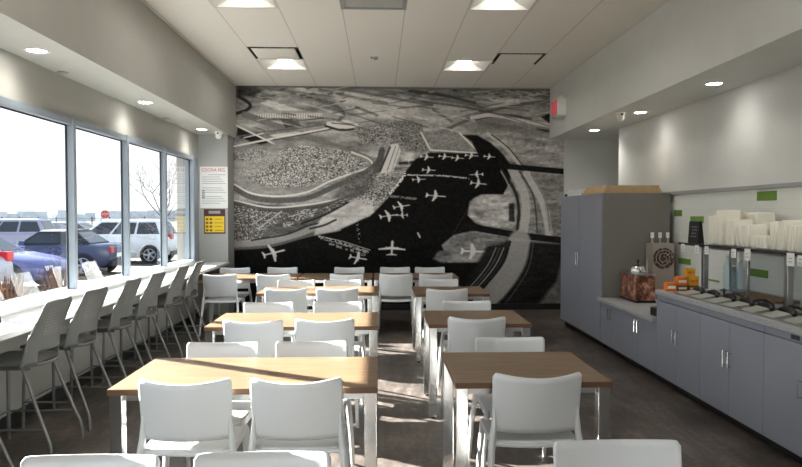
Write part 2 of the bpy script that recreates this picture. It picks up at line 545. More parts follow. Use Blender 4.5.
    line([(419, 131), (428.5, 148.5), (476, 151.5)], 1.6, 170, 0.9, False)
    line([(457.7, 131.5), (476.5, 150)], 1.8, 168, 0.9, False)
    # big oval car park
    OV = smooth([(236, 150), (268, 143), (300, 141), (335, 147), (362, 156), (369, 163), (362, 171), (330, 181), (305, 190), (279, 194), (251, 192), (234, 184)])
    poly(OV, 104, 0.95, 1.5)
    speck([(250, 156), (300, 144), (345, 150), (366, 162), (350, 173), (300, 186), (262, 186), (236, 172)], 34, 176, 0.10, 0.95, 4)
    poly([(234, 162), (262, 152), (290, 150), (278, 160), (250, 176), (234, 180)], 122, 0.6, 3)
    speck([(232, 150), (262, 146), (272, 154), (240, 162)], 44, 160, 0.02, 0.8, 5)
    line([(233, 183), (251, 192.4), (279, 195), (305, 191), (328, 180), (352, 171.5), (369, 165), (367, 158), (350, 151)], 1.7, 178, 0.95)
    line([(233, 187), (251, 196.5), (279, 199.4), (308, 196), (335, 184), (360, 173), (376, 160), (380, 148)], 5.0, 62, 0.9)
    line([(380, 150), (374, 170), (352, 193), (325, 204), (290, 208), (250, 205), (232, 201)], 6.5, 58, 0.85)
    line([(233, 199), (266, 206), (300, 204.3), (328, 199.5), (345, 193)], 1.6, 166, 0.9)
    line([(233, 203), (266, 210), (300, 208), (330, 204)], 2.0, 40, 0.8)
    poly([(350, 172), (372, 168), (372, 190), (352, 198), (330, 198)], 72, 0.8, 2)
    speck([(340, 176), (372, 166), (374, 186), (345, 196)], 40, 120, -0.02, 0.7, 6)
    # fine roads, hedges and taxi lanes across the fields
    r2 = random.Random(5)
    for q_ in range(60):
        x, y = r2.uniform(236, 560), r2.uniform(88, 128)
        L, sl = r2.uniform(8, 46), r2.choice([.12, .2, .3, -.12, -.22])
        line([(x, y), (x + L * .5, y + L * sl * .45), (x + L, y + L * sl)], r2.uniform(.6, 1.4), r2.choice([48, 60, 150, 165]), .6, True, 1.0)
    for q_ in range(26):
        x, y = r2.uniform(236, 340), r2.uniform(86, 100)
        poly([(x, y), (x + r2.uniform(3, 9), y - .6), (x + r2.uniform(4, 10), y + 1.2), (x + 1, y + 1.6)], r2.choice([44, 56, 140]), .7)
    for q_ in range(24):
        x, y = r2.uniform(400, 560), r2.uniform(88, 97)
        poly([(x, y), (x + r2.uniform(2, 7), y - .5), (x + r2.uniform(3, 8), y + 1), (x + 1, y + 1.4)], r2.choice([40, 52, 130]), .7)
    # long white building of the terminal
    poly([(389, 143), (396, 142), (399, 150), (391, 170), (378, 172)], 168, 0.95)
    line([(393.5, 145), (385, 170)], 1.0, 90, 0.9, False)
    line([(397, 146), (389.5, 170.5)], 1.0, 110, 0.9, False)
    line([(388, 146), (378, 170)], 2.0, 40, 0.9, False)
    poly([(399, 154), (411, 152), (412, 160), (400, 162)], 140, 0.85)
    line([(398, 162), (412, 161)], 3, 34, 0.9, False)
    speck([(372, 172), (398, 172), (408, 160), (414, 178), (392, 196), (368, 206), (360, 198)], 30, 170, 0.0, 0.95, 7)
    # lower car park (left)
    L1 = [(232, 203), (266, 210), (292, 214), (266, 236), (232, 241)]
    poly(L1, 66, 0.9); speck(L1, 24, 165, 0.02, 0.95, 8)
    poly([(268, 209), (330, 205), (352, 200), (330, 216), (296, 232), (262, 236), (262, 230), (290, 214)], 62, 0.9, 1.5)
    speck([(286, 216), (296, 209), (316, 207), (312, 215), (296, 220)], 50, 190, 0.2, 0.95, 9)
    speck([(280, 222), (292, 220), (290, 226), (282, 226)], 50, 190, 0.2, 0.95, 10)
    line([(256, 228), (280, 210)], 1.2, 150, 0.7, False); line([(250, 224), (270, 211)], 1.2, 140, 0.7, False)
    # black apron
    AP = [(230, 247), (268, 243.5), (305, 233.5), (338, 227), (368, 215), (384, 199), (392, 190), (404, 170), (413, 158), (428, 151), (476, 152), (470, 140), (461, 133.4), (475, 133.4),
          (489, 141), (502, 153), (511, 166), (509, 180), (502, 193), (480, 193), (468, 200), (466, 214), (474, 222), (487, 227), (470, 230), (452, 234), (440, 244), (446, 262), (480, 262),
          (492, 252), (506, 240), (506, 262), (490, 290), (480, 314), (226, 314)]
    poly(AP, 12, 1, 0.8, tex=0.12)
    mix(inside([(232, 247), (420, 247), (480, 314), (228, 314)]) * 0.6, 9)
    # light perimeter road and plaza
    line([(230, 243), (262, 241.5), (290, 235), (312, 226), (330, 216), (345, 207)], 6.5, 112, 0.9, True, 1.5)
    line([(250, 239), (285, 233), (308, 224), (334, 218.5)], 1.8, 34, 0.9)
    line([(232, 247.5), (268, 245), (305, 235), (338, 228.5)], 2.5, 84, 0.8, True, 1.5)
    poly([(321, 214), (354, 198), (371, 197), (372, 211), (352, 222), (334, 230), (312, 234), (314, 226)], 150, 0.92, 1.0)
    poly([(330, 214), (356, 203), (360, 210), (338, 220)], 128, 0.7, 2)
    line([(308, 227.5), (322, 224), (334, 218.5)], 2.0, 40, 0.95)
    line([(300, 222), (322, 214), (346, 201)], 2.2, 28, 0.9)
    speck([(352, 197), (384, 182), (392, 188), (372, 206)], 25, 190, 0.05, 0.95, 11)
    speck([(318, 208), (345, 196), (350, 199), (322, 213)], 30, 160, 0.1, 0.9, 12)
    # finger piers and equipment
    line([(318, 236), (342, 243), (365, 251)], 3.2, 120, 0.9, False, 0.7, -0.12)
    line([(316, 234.5), (342, 240.5), (368, 249)], 0.9, 130, 0.9, False)
    line([(328, 243), (352, 250), (362, 254)], 2.6, 110, 0.9, False, 0.7, 0.02)
    line([(403, 173.5), (440, 174.2), (468, 177)], 1.5, 150, 0.9, False, 0.7, -0.2)
    line([(403, 173), (396, 183), (388, 192)], 2.8, 165, 0.9, False, 0.7, -0.1)
    line([(389, 195), (414, 197.5)], 2.4, 95, 0.9, False, 0.7, -0.2)
    line([(355, 222), (358, 240)], 2.5, 110, 0.9, False, 0.7, 0.12)
    line([(448, 243), (452, 232), (468, 205)], 0.7, 44, 0.8, False)
    # aircraft seen from above, wings and fuselage as white silhouettes
    def plane(cx, cy, ang, s, sq=0.55, val=175):
        val = min(val, 180); s *= .93
        c, sn = math.cos(math.radians(ang)), math.sin(math.radians(ang))
        sh = [[(-.5, .03), (.46, .05), (.54, 0), (.46, -.05), (-.5, -.03)],
              [(.10, .02), (-.06, .52), (-.14, .52), (-.10, .02)], [(.10, -.02), (-.06, -.52), (-.14, -.52), (-.10, -.02)],
              [(-.38, .02), (-.46, .2), (-.52, .2), (-.5, .02)], [(-.38, -.02), (-.46, -.2), (-.52, -.2), (-.5, -.02)],
              [(.05, .2), (.09, .22), (.02, .24), (-.04, .2)], [(.05, -.2), (.09, -.22), (.02, -.24), (-.04, -.2)]]
        for q in sh:
            poly([(cx + (x * c - y * sn) * s, cy + (x * sn + y * c) * s * sq) for x, y in q], val, 1.0, 0.55, 0.4)
    plane(272, 251.5, -18, 24, 0.75)
    plane(356, 257, 14, 19, 0.7)
    plane(390, 247, -88, 28, 0.55, 175)
    plane(387, 214.5, -12, 20, 0.6)
    plane(399.5, 205, -14, 18, 0.6)
    plane(400, 214, 176, 12, 0.6)
    plane(434, 194.5, 8, 21, 0.55, 205)
    plane(427, 168.6, 5, 14, 0.55)
    plane(417, 178, -5, 14, 0.5)
    plane(475, 173, 176, 14, 0.55, 200)
    plane(477, 182, 10, 17, 0.6, 195)
    plane(472, 250.5, 4, 26, 0.62, 205)
    for cx, cy, s in ((425, 155.5, 14), (443, 155, 13), (456, 156.5, 13), (470, 154, 14), (488, 155, 12), (408, 158, 10)):
        plane(cx, cy, 8, s, 0.5, 185)
    plane(391, 268, -80, 10, 0.4, 120)
    line([(416, 232), (418, 236)], 1.8, 150, 0.9, False)
    # islands and runways of the right side
    poly(smooth([(468, 206), (475, 195.5), (499, 194), (510, 201), (515, 214), (512, 226), (500, 226.5), (485, 223.6), (469, 216), (468, 206)]), 132, 1, 1.2, 2)
    poly([(473, 208), (483, 211), (482, 216), (474, 214)], 90, 0.8, 1.5)
    poly([(508, 202), (513, 202), (514, 221), (508, 220)], 26, 0.9)
    poly(smooth([(447, 243), (455, 234.5), (475, 231.5), (500, 234), (510, 239), (500, 245), (476, 246), (455, 248), (447, 243)]), 96, 1, 1.5, 2)
    poly(smooth([(431, 258), (438, 250), (448, 251), (449, 258), (442, 262), (431, 258)]), 84, 0.95, 1.2, 2)
    plane(472, 250.5, 4, 26, 0.62, 205)
    poly([(511, 166), (530, 171), (566, 173), (566, 240), (520, 234), (517, 205), (508, 185)], 92, 0.95, 1.5, 1.6)
    line([(511, 168), (523, 192), (525, 212), (522, 235)], 9.0, 132, 0.9, True, 1.5)
    line([(526, 172), (540, 196), (546, 214), (549, 232)], 8.0, 140, 0.85, True, 1.5)
    line([(519, 170), (533, 196), (537, 232)], 1.6, 46, 0.85)
    line([(530, 172), (545, 200), (550, 230)], 0.9, 60, 0.8)
    line([(500, 168), (514, 190), (518, 210), (516, 232)], 3.0, 28, 0.9)
    line([(500, 170), (507, 183), (510, 196)], 1.6, 120, 0.8)
    poly([(544, 196), (566, 190), (566, 238), (552, 236)], 88, 0.7, 3, 2)
    # light ground above with curved taxi road
    poly([(478, 130), (566, 133), (566, 166), (520, 162), (505, 152), (492, 138)], 116, 0.75, 3, 2.2)
    line([(486, 132), (502, 144), (516, 160), (520, 166)], 3.2, 140, 0.85)
    line([(490, 133), (507, 146), (521, 163)], 1.1, 40, 0.9)
    line([(497, 164), (525, 166.5), (566, 170)], 5.5, 15, 0.97)
    line([(462, 224.5), (490, 229.5), (520, 234.5), (566, 240)], 6.5, 15, 0.97)
    # concentric runway arcs in the lower right
    poly([(506, 240), (566, 243), (566, 314), (470, 314)], 20, 1, 1.5, 0.4)
    poly([(486, 245), (514, 240), (508, 262), (484, 290), (470, 308), (455, 300)], 22, 0.95, 2, 0.4)
    line([(519, 240), (514, 262), (498, 286), (474, 310)], 22, 118, 0.92, True, 3)
    line([(533, 242), (528, 268), (512, 294), (498, 312)], 1.2, 66, 0.7)
    for d, va in ((1, 46), (5, 120), (9, 60), (13, 110)):
        line([(508 - d, 247), (500 - d, 264), (486 - d, 282), (468 - d, 300)], 1.1, va, 0.85)
    line([(509, 241), (502, 262), (485, 284), (466, 304)], 3, 16, 0.9)
    poly([(563, 258), (556, 282), (540, 302), (532, 314), (568, 314)], 78, 0.9, 2)
    A[:] = np.clip(A + FINE * 12, 6, 235)

    Yw = YF - 0.012
    xa, xb = -2.235, 2.70
    X0 = (u0 - 379.0) * 0.016375; X1 = (u1 - 379.0) * 0.016375
    za, zb = 0.10, CZ - 0.003
    # wall position of a picture column / row (far wall is square on)
    fx = np.interp(np.linspace(0, 1, nx), [0, 1], [0, 1])
    gx = -2.43 + (np.arange(nx) + .5) / k * (3.04 + 2.352) / (563.5 - 233.0)
    gz = 3.677 + (84.0 - (v0 + (np.arange(ny) + .5) / k)) * (3.677 - 0.0) / (309.8 - 84.0)
    ok_x = np.where((gx > -2.36) & (gx < 3.045))[0]
    ok_z = np.where((gz > 0.10) & (gz < CZ + 0.02))[0]
    gx, gz = gx[ok_x], gz[ok_z]
    A = A[np.ix_(ok_z, ok_x)]
    gx[0] = -2.354; gz[0] = CZ - 0.002
    ny2, nx2 = A.shape
    XX, ZZ = np.meshgrid(gx, gz)
    co = np.stack([XX, np.full_like(XX, Yw), ZZ], -1).reshape(-1, 3)
    idx = np.arange(ny2 * nx2).reshape(ny2, nx2)
    q = np.stack([idx[:-1, :-1], idx[1:, :-1], idx[1:, 1:], idx[:-1, 1:]], -1).reshape(-1, 4)
    # drop columns squeezed flat behind the pier
    wcol = (gx[1:] - gx[:-1]) > 1e-6
    q = q.reshape(ny2 - 1, nx2 - 1, 4)[:, wcol].reshape(-1, 4)
    me = bpy.data.meshes.new('wall_mural')
    me.vertices.add(len(co)); me.vertices.foreach_set('co', co.ravel())
    me.loops.add(q.size); me.loops.foreach_set('vertex_index', q.ravel())
    me.polygons.add(len(q)); me.polygons.foreach_set('loop_start', np.arange(0, q.size, 4))
    me.update(calc_edges=True)
    at = me.attributes.new('print', 'FLOAT', 'POINT')
    v = A.ravel() / 255.0
    v = np.where(v <= .04045, v / 12.92, ((v + .055) / 1.055) ** 2.4)
    at.data.foreach_set('value', v.astype(np.float32))
    t = NT('mural_print')
    p = t.n('ShaderNodeBsdfPrincipled')
    a = t.n('ShaderNodeAttribute'); a.attribute_name = 'print'
    g = t.math('MINIMUM', t.math('MULTIPLY', a.outputs['Fac'], 2.6), 0.85)
    cb = t.n('ShaderNodeCombineColor')
    t.l(g, cb.inputs[0]); t.l(t.math('MULTIPLY', g, 0.965), cb.inputs[1]); t.l(t.math('MULTIPLY', g, 0.92), cb.inputs[2])
    t.l(cb.outputs[0], p.inputs['Base Color'])
    p.inputs['Roughness'].default_value = 0.75
    p.inputs['Specular IOR Level'].default_value = 0.08
    t.l(p.outputs[0], t.out.inputs[0])
    me.materials.append(t.m)
    o = bpy.data.objects.new('wall_mural', me); COL.objects.link(o)
    k_ = o.modifiers.new('solid', 'SOLIDIFY'); k_.thickness = 0.008; k_.offset = 0
    tag(o, 'black and white aerial airfield photo mural covering the far wall', 'mural')
build_mural()

# ------------------------------------------------------------------ tables
def table(name, label, x0, x1, y0, y1, cat='table', group=None):
    w, d = x1 - x0, y1 - y0
    t = thing(name, label, cat, ((x0 + x1) / 2, (y0 + y1) / 2, 0), 0, group)
    tp = MB().box(-w / 2 + .001, w / 2 - .001, -d / 2 + .001, d / 2 - .001, 0.706, 0.734, 0.0015).build('tabletop', WOOD, t)
    e = MB()
    e.box(-w / 2, w / 2, -d / 2 - .001, -d / 2 + .001, 0.705, 0.7325)
    e.box(-w / 2, w / 2, d / 2 - .001, d / 2 + .001, 0.705, 0.7325)
    e.box(-w / 2 - .001, -w / 2 + .001, -d / 2, d / 2, 0.705, 0.7325)
    e.box(w / 2 - .001, w / 2 + .001, -d / 2, d / 2, 0.705, 0.7325)
    e.build('edge_band', EDGE, tp)
    fr = MB()
    for s in (-1, 1):
        fr.box(-w / 2 + .07, w / 2 - .07, s * (d / 2 - .05) - .012, s * (d / 2 - .05) + .012, .668, .705)
        fr.box(s * (w / 2 - .035) - .012, s * (w / 2 - .035) + .012, -d / 2 + .07, d / 2 - .07, .668, .705)
    fr.build('underframe', STAINLESS, t)
    for sx in (-1, 1):
        for sy in (-1, 1):
            cx, cy = sx * (w / 2 - .035), sy * (d / 2 - .04)
            lg = MB().box(cx - .03, cx + .03, cy - .03, cy + .03, 0.012, 0.705, 0.003).build('leg', CHROME, t)
            MB().lathe([(.018, 0), (.018, .012)], (cx, cy, 0), 12).build('foot_glide', BLACK, lg)
    return t

ORD = ['front', 'second', 'third', 'last']
ROWY = [(3.20, 3.90, 3.27, 4.00), (4.96, 5.67, 5.03, 5.75), (7.05, 7.72, 6.95, 7.68), (8.73, 9.45, 8.72, 9.45)]
for r in range(3):
    a, b, c, d = ROWY[r]
    table('dining_table', '%s long wooden dining table with chrome legs in the row by the windows' % ORD[r], -1.31, -0.008, a, b)
    table('dining_table', '%s small square wooden table with chrome legs, on the buffet side' % ORD[r], 0.383, 1.175, c, d)
a, b, c, d = ROWY[3]
table('dining_table', 'long wooden table in the last row, its end reaching the window counter', -2.49, -1.09, a, b)
table('dining_table', 'wooden table in the middle of the last row before the mural', -1.07, -0.09, a, b)
table('dining_table', 'wooden table at the buffet end of the last row', -0.07, 1.065, c, d)

# ------------------------------------------------------------------ white chairs
def make_chair():
    t = thing('dining_chair', 'white plastic chair', 'chair')
    W = 0.220
    def back(u, v):
        s = -1 + 2 * u
        s = math.copysign(1 - (1 - abs(s)) ** 1.35, s)
        x = s * (W - 0.004 * (1 - v))
        r = 0.020
        ztop = 0.803 - 0.019 * (1 - s * s)
        e = abs(x) - (W - r)
        if e > 0: ztop -= r - math.sqrt(max(0, r * r - e * e))
        zbot = 0.492 + 0.006 * s * s
        z = zbot + (ztop - zbot) * v
        y = -0.195 - 0.050 * ((z - .47) / .33) - 0.072 * (1 - s * s) * (.5 + .5 * v) + 0.018
        return (x, y, z)
    MB().grid(back, 20, 10).build('backrest', WPLASTIC, t, 50, solid=0.011)
    def seat(u, v):
        s = -1 + 2 * u
        y = -0.205 + 0.385 * v
        w = 0.212 + 0.006 * math.sin(PI * v)
        c = 0.0
        ev = min(v, 1 - v) * 0.385
        r = 0.05
        wx = w - (r - math.sqrt(max(0, r * r - max(0, r - ev) ** 2)))
        z = 0.446 - 0.012 * (1 - s * s) * math.sin(PI * min(1, v * 1.1)) - 0.02 * max(0, (v - .8) / .2) ** 2 - 0.006 * max(0, (.12 - v) / .12)
        return (s * wx, y, z)
    MB().grid(seat, 14, 14).build('seat', WPLASTIC, t, 50, solid=0.016)
    # skirt under the seat
    sk = MB()
    for s in (-1, 1):
        sk.box(s * .205 - .008, s * .205 + .008, -.19, .155, .405, .445, .004)
    sk.tube([(-.205, -.198, .434), (-.1, -.205, .428), (0, -.208, .426), (.1, -.205, .428), (.205, -.198, .434)], .012, 8, 1.0)
    sk.box(-.19, .19, .150, .165, .405, .435, .004)
    sk.build('seat_rim', WPLASTIC, t, 40)
    for s in (-1, 1):
        MB().tube([(s * .246, -.315, 0), (s * .238, -.262, .22), (s * .222, -.208, .43), (s * .213, -.200, .50), (s * .210, -.205, .56), (s * .208, -.212, .62)],
                  [.012, .0155, .0185, .016, .011, .004], 10, 1.2).build('leg', WPLASTIC, t, 40)
        MB().tube([(s * .232, .180, 0), (s * .224, .172, .22), (s * .206, .158, .425), (s * .203, .152, .442)], [.011, .014, .018, .016], 10, 1.2).build('leg', WPLASTIC, t, 40)
    return t
chair0 = make_chair()
used = [False]
def place_chair(x, y, rz, label):
    if not used[0]:
        used[0] = True
        chair0.location = (x, y, 0); chair0.rotation_euler = (0, 0, rz); chair0['label'] = label; chair0['group'] = 'white dining chairs'
        return chair0
    return dup(chair0, (x, y, 0), rz, label, 'white dining chairs')

near = {0: [(-0.921, 3.151), (-0.393, 3.153), (0.779, 3.214)], 1: [(-0.928, 4.90), (-0.406, 4.93), (0.75, 5.0)], 2: [(-0.979, 6.95), (-0.445, 6.97), (0.719, 6.915)]}
far = {0: [(-0.951, 4.036), (-0.412, 4.05), (0.827, 4.141)], 1: [(-0.976, 5.868), (-0.367, 5.888), (0.784, 5.911)], 2: [(-0.981, 7.83), (-0.428, 7.838), (0.737, 7.92)]}
for r in range(3):
    for k, (x, y) in enumerate(near[r]):
        lab = ('white plastic chair, back turned, at the %s square table on the buffet side' % ORD[r]) if k == 2 else \
              ('white plastic chair, back turned, at the %s long table, %s seat' % (ORD[r], 'window-side' if k == 0 else 'aisle-side'))
        place_chair(x, y + 0.225, rnd.uniform(-.02, .02), lab)
    for k, (x, y) in enumerate(far[r]):
        lab = ('white plastic chair facing us across the %s square table on the buffet side' % ORD[r]) if k == 2 else \
              ('white plastic chair facing us across the %s long table, %s seat' % (ORD[r], 'window-side' if k == 0 else 'aisle-side'))
        place_chair(x, y - 0.232, PI + rnd.uniform(-.02, .02), lab)
POS4 = ['nearest the windows', 'second from the windows', 'third from the windows', 'alone in the aisle', 'nearest the buffet']
for k, (x, y) in enumerate([(-2.071, 8.64), (-1.378, 8.63), (-0.43, 8.68), (0.226, 8.68), (0.746, 8.68)]):
    place_chair(x, y + 0.225, rnd.uniform(-.02, .02), 'white plastic chair, back turned, at the last row of tables, %s' % POS4[k])
POS4[3] = 'fourth from the windows'
for k, (x, y) in enumerate([(-2.107, 9.68), (-1.421, 9.72), (-0.44, 9.70), (0.235, 9.70), (0.752, 9.68)]):
    place_chair(x, y - 0.21, PI + rnd.uniform(-.02, .02), 'white plastic chair facing us before the mural, %s' % POS4[k])
for k, (x, y) in enumerate([(-0.93, 2.147), (-0.378, 2.156), (0.817, 2.231)]):
    place_chair(x, y - 0.245, PI + rnd.uniform(-.02, .02), 'white plastic chair cut off by the lower picture edge, %s' % ['under the window side of the front long table', 'in the middle', 'on the buffet side'][k] if k else
                'white plastic chair cut off by the lower picture edge, on the window side')

# ------------------------------------------------------------------ window bar: counter, stools
struct_top = MB().box(XL + 0.001, -2.335, 0.5, 10.37, 0.793, 0.833, 0.004).build('bar_counter', CTOP)
tag(struct_top, 'long white bar counter running below the windows', 'counter')

def perf_mat():
    t = NT('perforated_grey_shell')
    p = t.n('ShaderNodeBsdfPrincipled')
    v = t.coord()
    sx = t.n('ShaderNodeSeparateXYZ'); t.l(v, sx.inputs[0])
    fx = t.math('SUBTRACT', t.math('FRACT', t.math('DIVIDE', t.math('ADD', sx.outputs[0], 10.0), 0.026)), 0.5)
    fz = t.math('SUBTRACT', t.math('FRACT', t.math('DIVIDE', sx.outputs[2], 0.020)), 0.5)
    d = t.math('SQRT', t.math('ADD', t.math('MULTIPLY', fx, fx), t.math('MULTIPLY', fz, fz)))
    dot = t.math('LESS_THAN', d, 0.24)
    zone = t.math('MULTIPLY', t.math('LESS_THAN', t.math('ABSOLUTE', sx.outputs[0]), 0.117), t.math('LESS_THAN', t.math('ABSOLUTE', t.math('SUBTRACT', sx.outputs[2], 0.88)), 0.09))
    m = t.n('ShaderNodeMix', data_type='RGBA')
    t.l(t.math('MULTIPLY', t.math('MULTIPLY', dot, zone), 0.6), m.inputs[0])
    m.inputs[6].default_value = rgb(118, 118, 115); m.inputs[7].default_value = rgb(176, 176, 170)
    t.l(m.outputs[2], p.inputs['Base Color']); p.inputs['Roughness'].default_value = 0.5
    t.l(p.outputs[0], t.out.inputs[0])
    return t.m
PERF = perf_mat()
def make_stool():
    t = thing('bar_stool', 'grey plastic stool', 'bar stool')
    def back(u, v):
        s = -1 + 2 * u
        w = 0.226 - 0.036 * v ** 1.3
        x = s * w
        r = 0.04
        zt = 1.012
        e = abs(x) - (w - r)
        if e > 0: zt -= (r - math.sqrt(max(0, r * r - e * e))) * (1 if v > .5 else 0)
        z = 0.592 + (zt - 0.592) * v
        wrap = 0.085 * (abs(s) ** 2.2) * (1 - v) ** 1.5
        y = -0.225 - 0.062 * v ** 0.8 + 0.03 * math.sin(PI * v) + wrap - 0.022 * (1 - s * s)
        return (x, y, z)
    MB().grid(back, 22, 22, skip=lambda u, v: 0.17 < u < 0.83 and 0.05 < v < 0.21).build('backrest', PERF, t, 50, solid=0.012)
    def seat(u, v):
        s = -1 + 2 * u
        y = -0.215 + 0.43 * v
        ev = min(v, 1 - v) * 0.43
        r = 0.07
        w = 0.218 - (r - math.sqrt(max(0, r * r - max(0, r - ev) ** 2)))
        z = 0.612 - 0.018 * (1 - s * s) * math.sin(PI * v) - 0.02 * max(0, (v - .8) / .2) ** 2
        return (s * w, y, z)
    MB().grid(seat, 14, 14).build('seat', SEATDK, t, 50, solid=0.022)
    fr = MB()
    for s in (-1, 1):
        fr.tube([(s * .19, -.19, .588), (s * .19, .17, .588)], .011, 8)
    fr.tube([(-.19, -.10, .586), (.19, -.10, .586)], .011, 8)
    fr.tube([(-.19, .12, .586), (.19, .12, .586)], .011, 8)
    fr.build('seat_frame', STEELLEG, t, 40)
    for s in (-1, 1):
        MB().tube([(s * .19, -.145, .588), (s * .208, -.25, .30), (s * .222, -.322, .115), (s * .224, -.330, .07), (s * .224, -.330, 0)], .0115, 10).build('leg', STEELLEG, t, 40)
        MB().tube([(s * .19, .155, .588), (s * .205, .165, .25), (s * .210, .168, 0)], .0115, 10).build('leg', STEELLEG, t, 40)
    fo = MB()
    zf = 0.20
    fo.tube([(-.210, .167, zf), (-.216, -.292, zf)], .008, 8)
    fo.tube([(.210, .167, zf), (.216, -.292, zf)], .008, 8)
    fo.tube([(-.210, .167, zf), (.210, .167, zf)], .008, 8)
    fo.build('footrest', STEELLEG, t, 40)
    return t
stool = make_stool()
SX = -2.425
stn = ['only a rear leg in view', 'largest in view, its dark seat showing', 'second largest in view', 'third largest in view', 'third from the far end', 'second from the far end', 'last, beside the notices']
for i, y in enumerate([3.60, 4.47, 5.10, 5.83, 6.47, 7.27, 7.95]):
    lab = 'grey bar stool at the window counter, %s' % stn[i]
    if i == 0:
        stool.location = (SX, y, 0); stool.rotation_euler = (0, 0, PI / 2); stool['label'] = lab; stool['group'] = 'bar stools at the window counter'
    else:
        dup(stool, (SX + rnd.uniform(-.015, .015), y, 0), PI / 2 + rnd.uniform(-.05, .05), lab, 'bar stools at the window counter')

# ------------------------------------------------------------------ cupboards and counters along the right wall
def handle(parent, x, y, z, h=0.11):
    b = MB()
    b.tube([(x - .028, y, z - h / 2), (x - .028, y, z + h / 2)], .005, 8)
    b.tube([(x - .028, y, z - h / 2 + .01), (x, y, z - h / 2 + .01)], .0042, 8)
    b.tube([(x - .028, y, z + h / 2 - .01), (x, y, z + h / 2 - .01)], .0042, 8)
    return b.build('handle', CHROME, parent, 40)

def cabinet(label, y0, y1, ztop, rail=None, name='base_cabinet', hz=None, xback=3.40, small=False):
    ym = (y0 + y1) / 2
    t = thing(name, label, 'cabinet', (0, 0, 0))
    MB().box(2.622, xback, y0 + .001, y1 - .001, 0.075, ztop, 0.002).build('carcass', CAB, t)
    MB().box(2.665, xback, y0 + .001, y1 - .001, 0.0, 0.075).build('toe_kick', KICK, t)
    zt = ztop - .003
    if rail:
        MB().box(2.602, 2.622, y0 + .002, y1 - .002, ztop - rail, zt, 0.0015).build('rail', CAB, t)
        zt = ztop - rail - .010
    for a, b, hy in ((y0, ym, ym - .035), (ym, y1, ym + .035)):
        d = MB().box(2.600, 2.620, a + .0022, b - .0022, 0.08, zt, 0.0015).build('door', CAB, t)
        handle(d, 2.600, hy, hz if hz else zt - 0.20, 0.12)
    return t

cabinet('low grey two-door cabinet next to the tall cupboard', 6.95, 7.640, 0.565, name='low_cabinet', hz=0.455)
cabinet('low grey two-door cabinet next to the higher buffet counter', 6.08, 6.95, 0.565, name='low_cabinet', hz=0.455)
hb = ['under the stacked juice boxes', 'second from the stepped counter end', 'third from the stepped counter end, cut off by the picture edge', 'beyond the picture edge']
for i, (a, b) in enumerate(((5.24, 6.08), (4.354, 5.24), (3.47, 4.354), (2.60, 3.47))):
    c_ = cabinet('grey two-door buffet cabinet, %s' % hb[i], a, b, 0.83, rail=0.045, hz=0.50)
tp = MB().box(2.558, 3.465, 6.085, 7.640, 0.566, 0.602, 0.004).build('low_worktop', STONE)
tag(tp, 'low grey stone worktop carrying the drink dispensers', 'worktop')
tp = thing('buffet_worktop', 'higher grey stone buffet worktop lined with food pans', 'worktop')
MB().box(2.585, 3.465, 2.60, 6.082, 0.832, 0.872, 0.004).build('slab', STONE, tp)
bd = MB().box(2.597, 2.6015, 3.98, 4.06, 0.795, 0.822, 0.001).build('badge', BLACK, tp)

# tall cupboard
t = thing('tall_cupboard', 'tall grey cupboard with two doors beside the mural', 'cupboard')
MB().box(2.622, 3.42, 7.65, 9.345, 0.08, 1.825, 0.002).build('carcass', CABSIDE, t)
MB().box(2.665, 3.40, 7.66, 9.345, 0, 0.08).build('toe_kick', KICK, t)
for a, b, hy in ((7.65, 8.495, 8.455), (8.495, 9.345, 8.54)):
    d = MB().box(2.598, 2.620, a + .0022, b - .0022, 0.085, 1.822, 0.0015).build('door', CAB, t)
    handle(d, 2.598, hy, 1.0, 0.16)

# things lying on the tall cupboard
for k in range(5):
    o = MB().box(2.68 + rnd.uniform(0, .02), 2.98, 8.72 + rnd.uniform(0, .03), 9.26, 1.827 + k * .017, 1.827 + k * .017 + .016, .002).build('paper_pad', PAPER)
    tag(o, 'white paper pad in the flat pile on the tall cupboard', 'paper', 'paper pads on the tall cupboard')
for k in range(3):
    o = MB().box(2.66 + .02 * k, 3.36 - .01 * k, 7.74 + .015 * k, 8.60 - .02 * k, 1.827 + k * .032, 1.827 + k * .032 + .031, .003).build('flat_carton', CARD)
    tag(o, ['lowest', 'middle', 'topmost'][k] + ' flat tan carton in the pile on the tall cupboard', 'carton', 'flat cartons on the tall cupboard')
o = MB().box(2.64, 2.67, 9.28, 9.33, 1.826, 1.86, .003).build('door_sensor', BLACK)
tag(o, 'small black box on the far corner of the tall cupboard', 'sensor')

# tile backsplash
t = thing('tile_backsplash', 'white tiled backsplash with a few green tiles above the buffet', 'backsplash')
def tile_mat():
    n = NT('white_wall_tile')
    p = n.n('ShaderNodeBsdfPrincipled')
    v = n.coord()
    sx = n.n('ShaderNodeSeparateXYZ'); n.l(v, sx.inputs[0])
    a = n.math('LESS_THAN', n.math('MODULO', n.math('ADD', sx.outputs[1], 100.0), 0.30), 0.003)
    b = n.math('LESS_THAN', n.math('MODULO', n.math('ADD', sx.outputs[2], 100.0), 0.075), 0.003)
    f = n.math('MULTIPLY', n.math('MAXIMUM', a, b), 0.25)
    m = n.n('ShaderNodeMix', data_type='RGBA')
    n.l(f, m.inputs[0]); m.inputs[6].default_value = rgb(218, 220, 214); m.inputs[7].default_value = rgb(170, 170, 165)
    n.l(m.outputs[2], p.inputs['Base Color']); p.inputs['Roughness'].default_value = 0.25
    n.l(p.outputs[0], n.out.inputs[0])
    return n.m
MB().box(XR - .012, XR - .001, 2.0, 7.645, 0.60, 1.803).build('tile_field', tile_mat(), t)
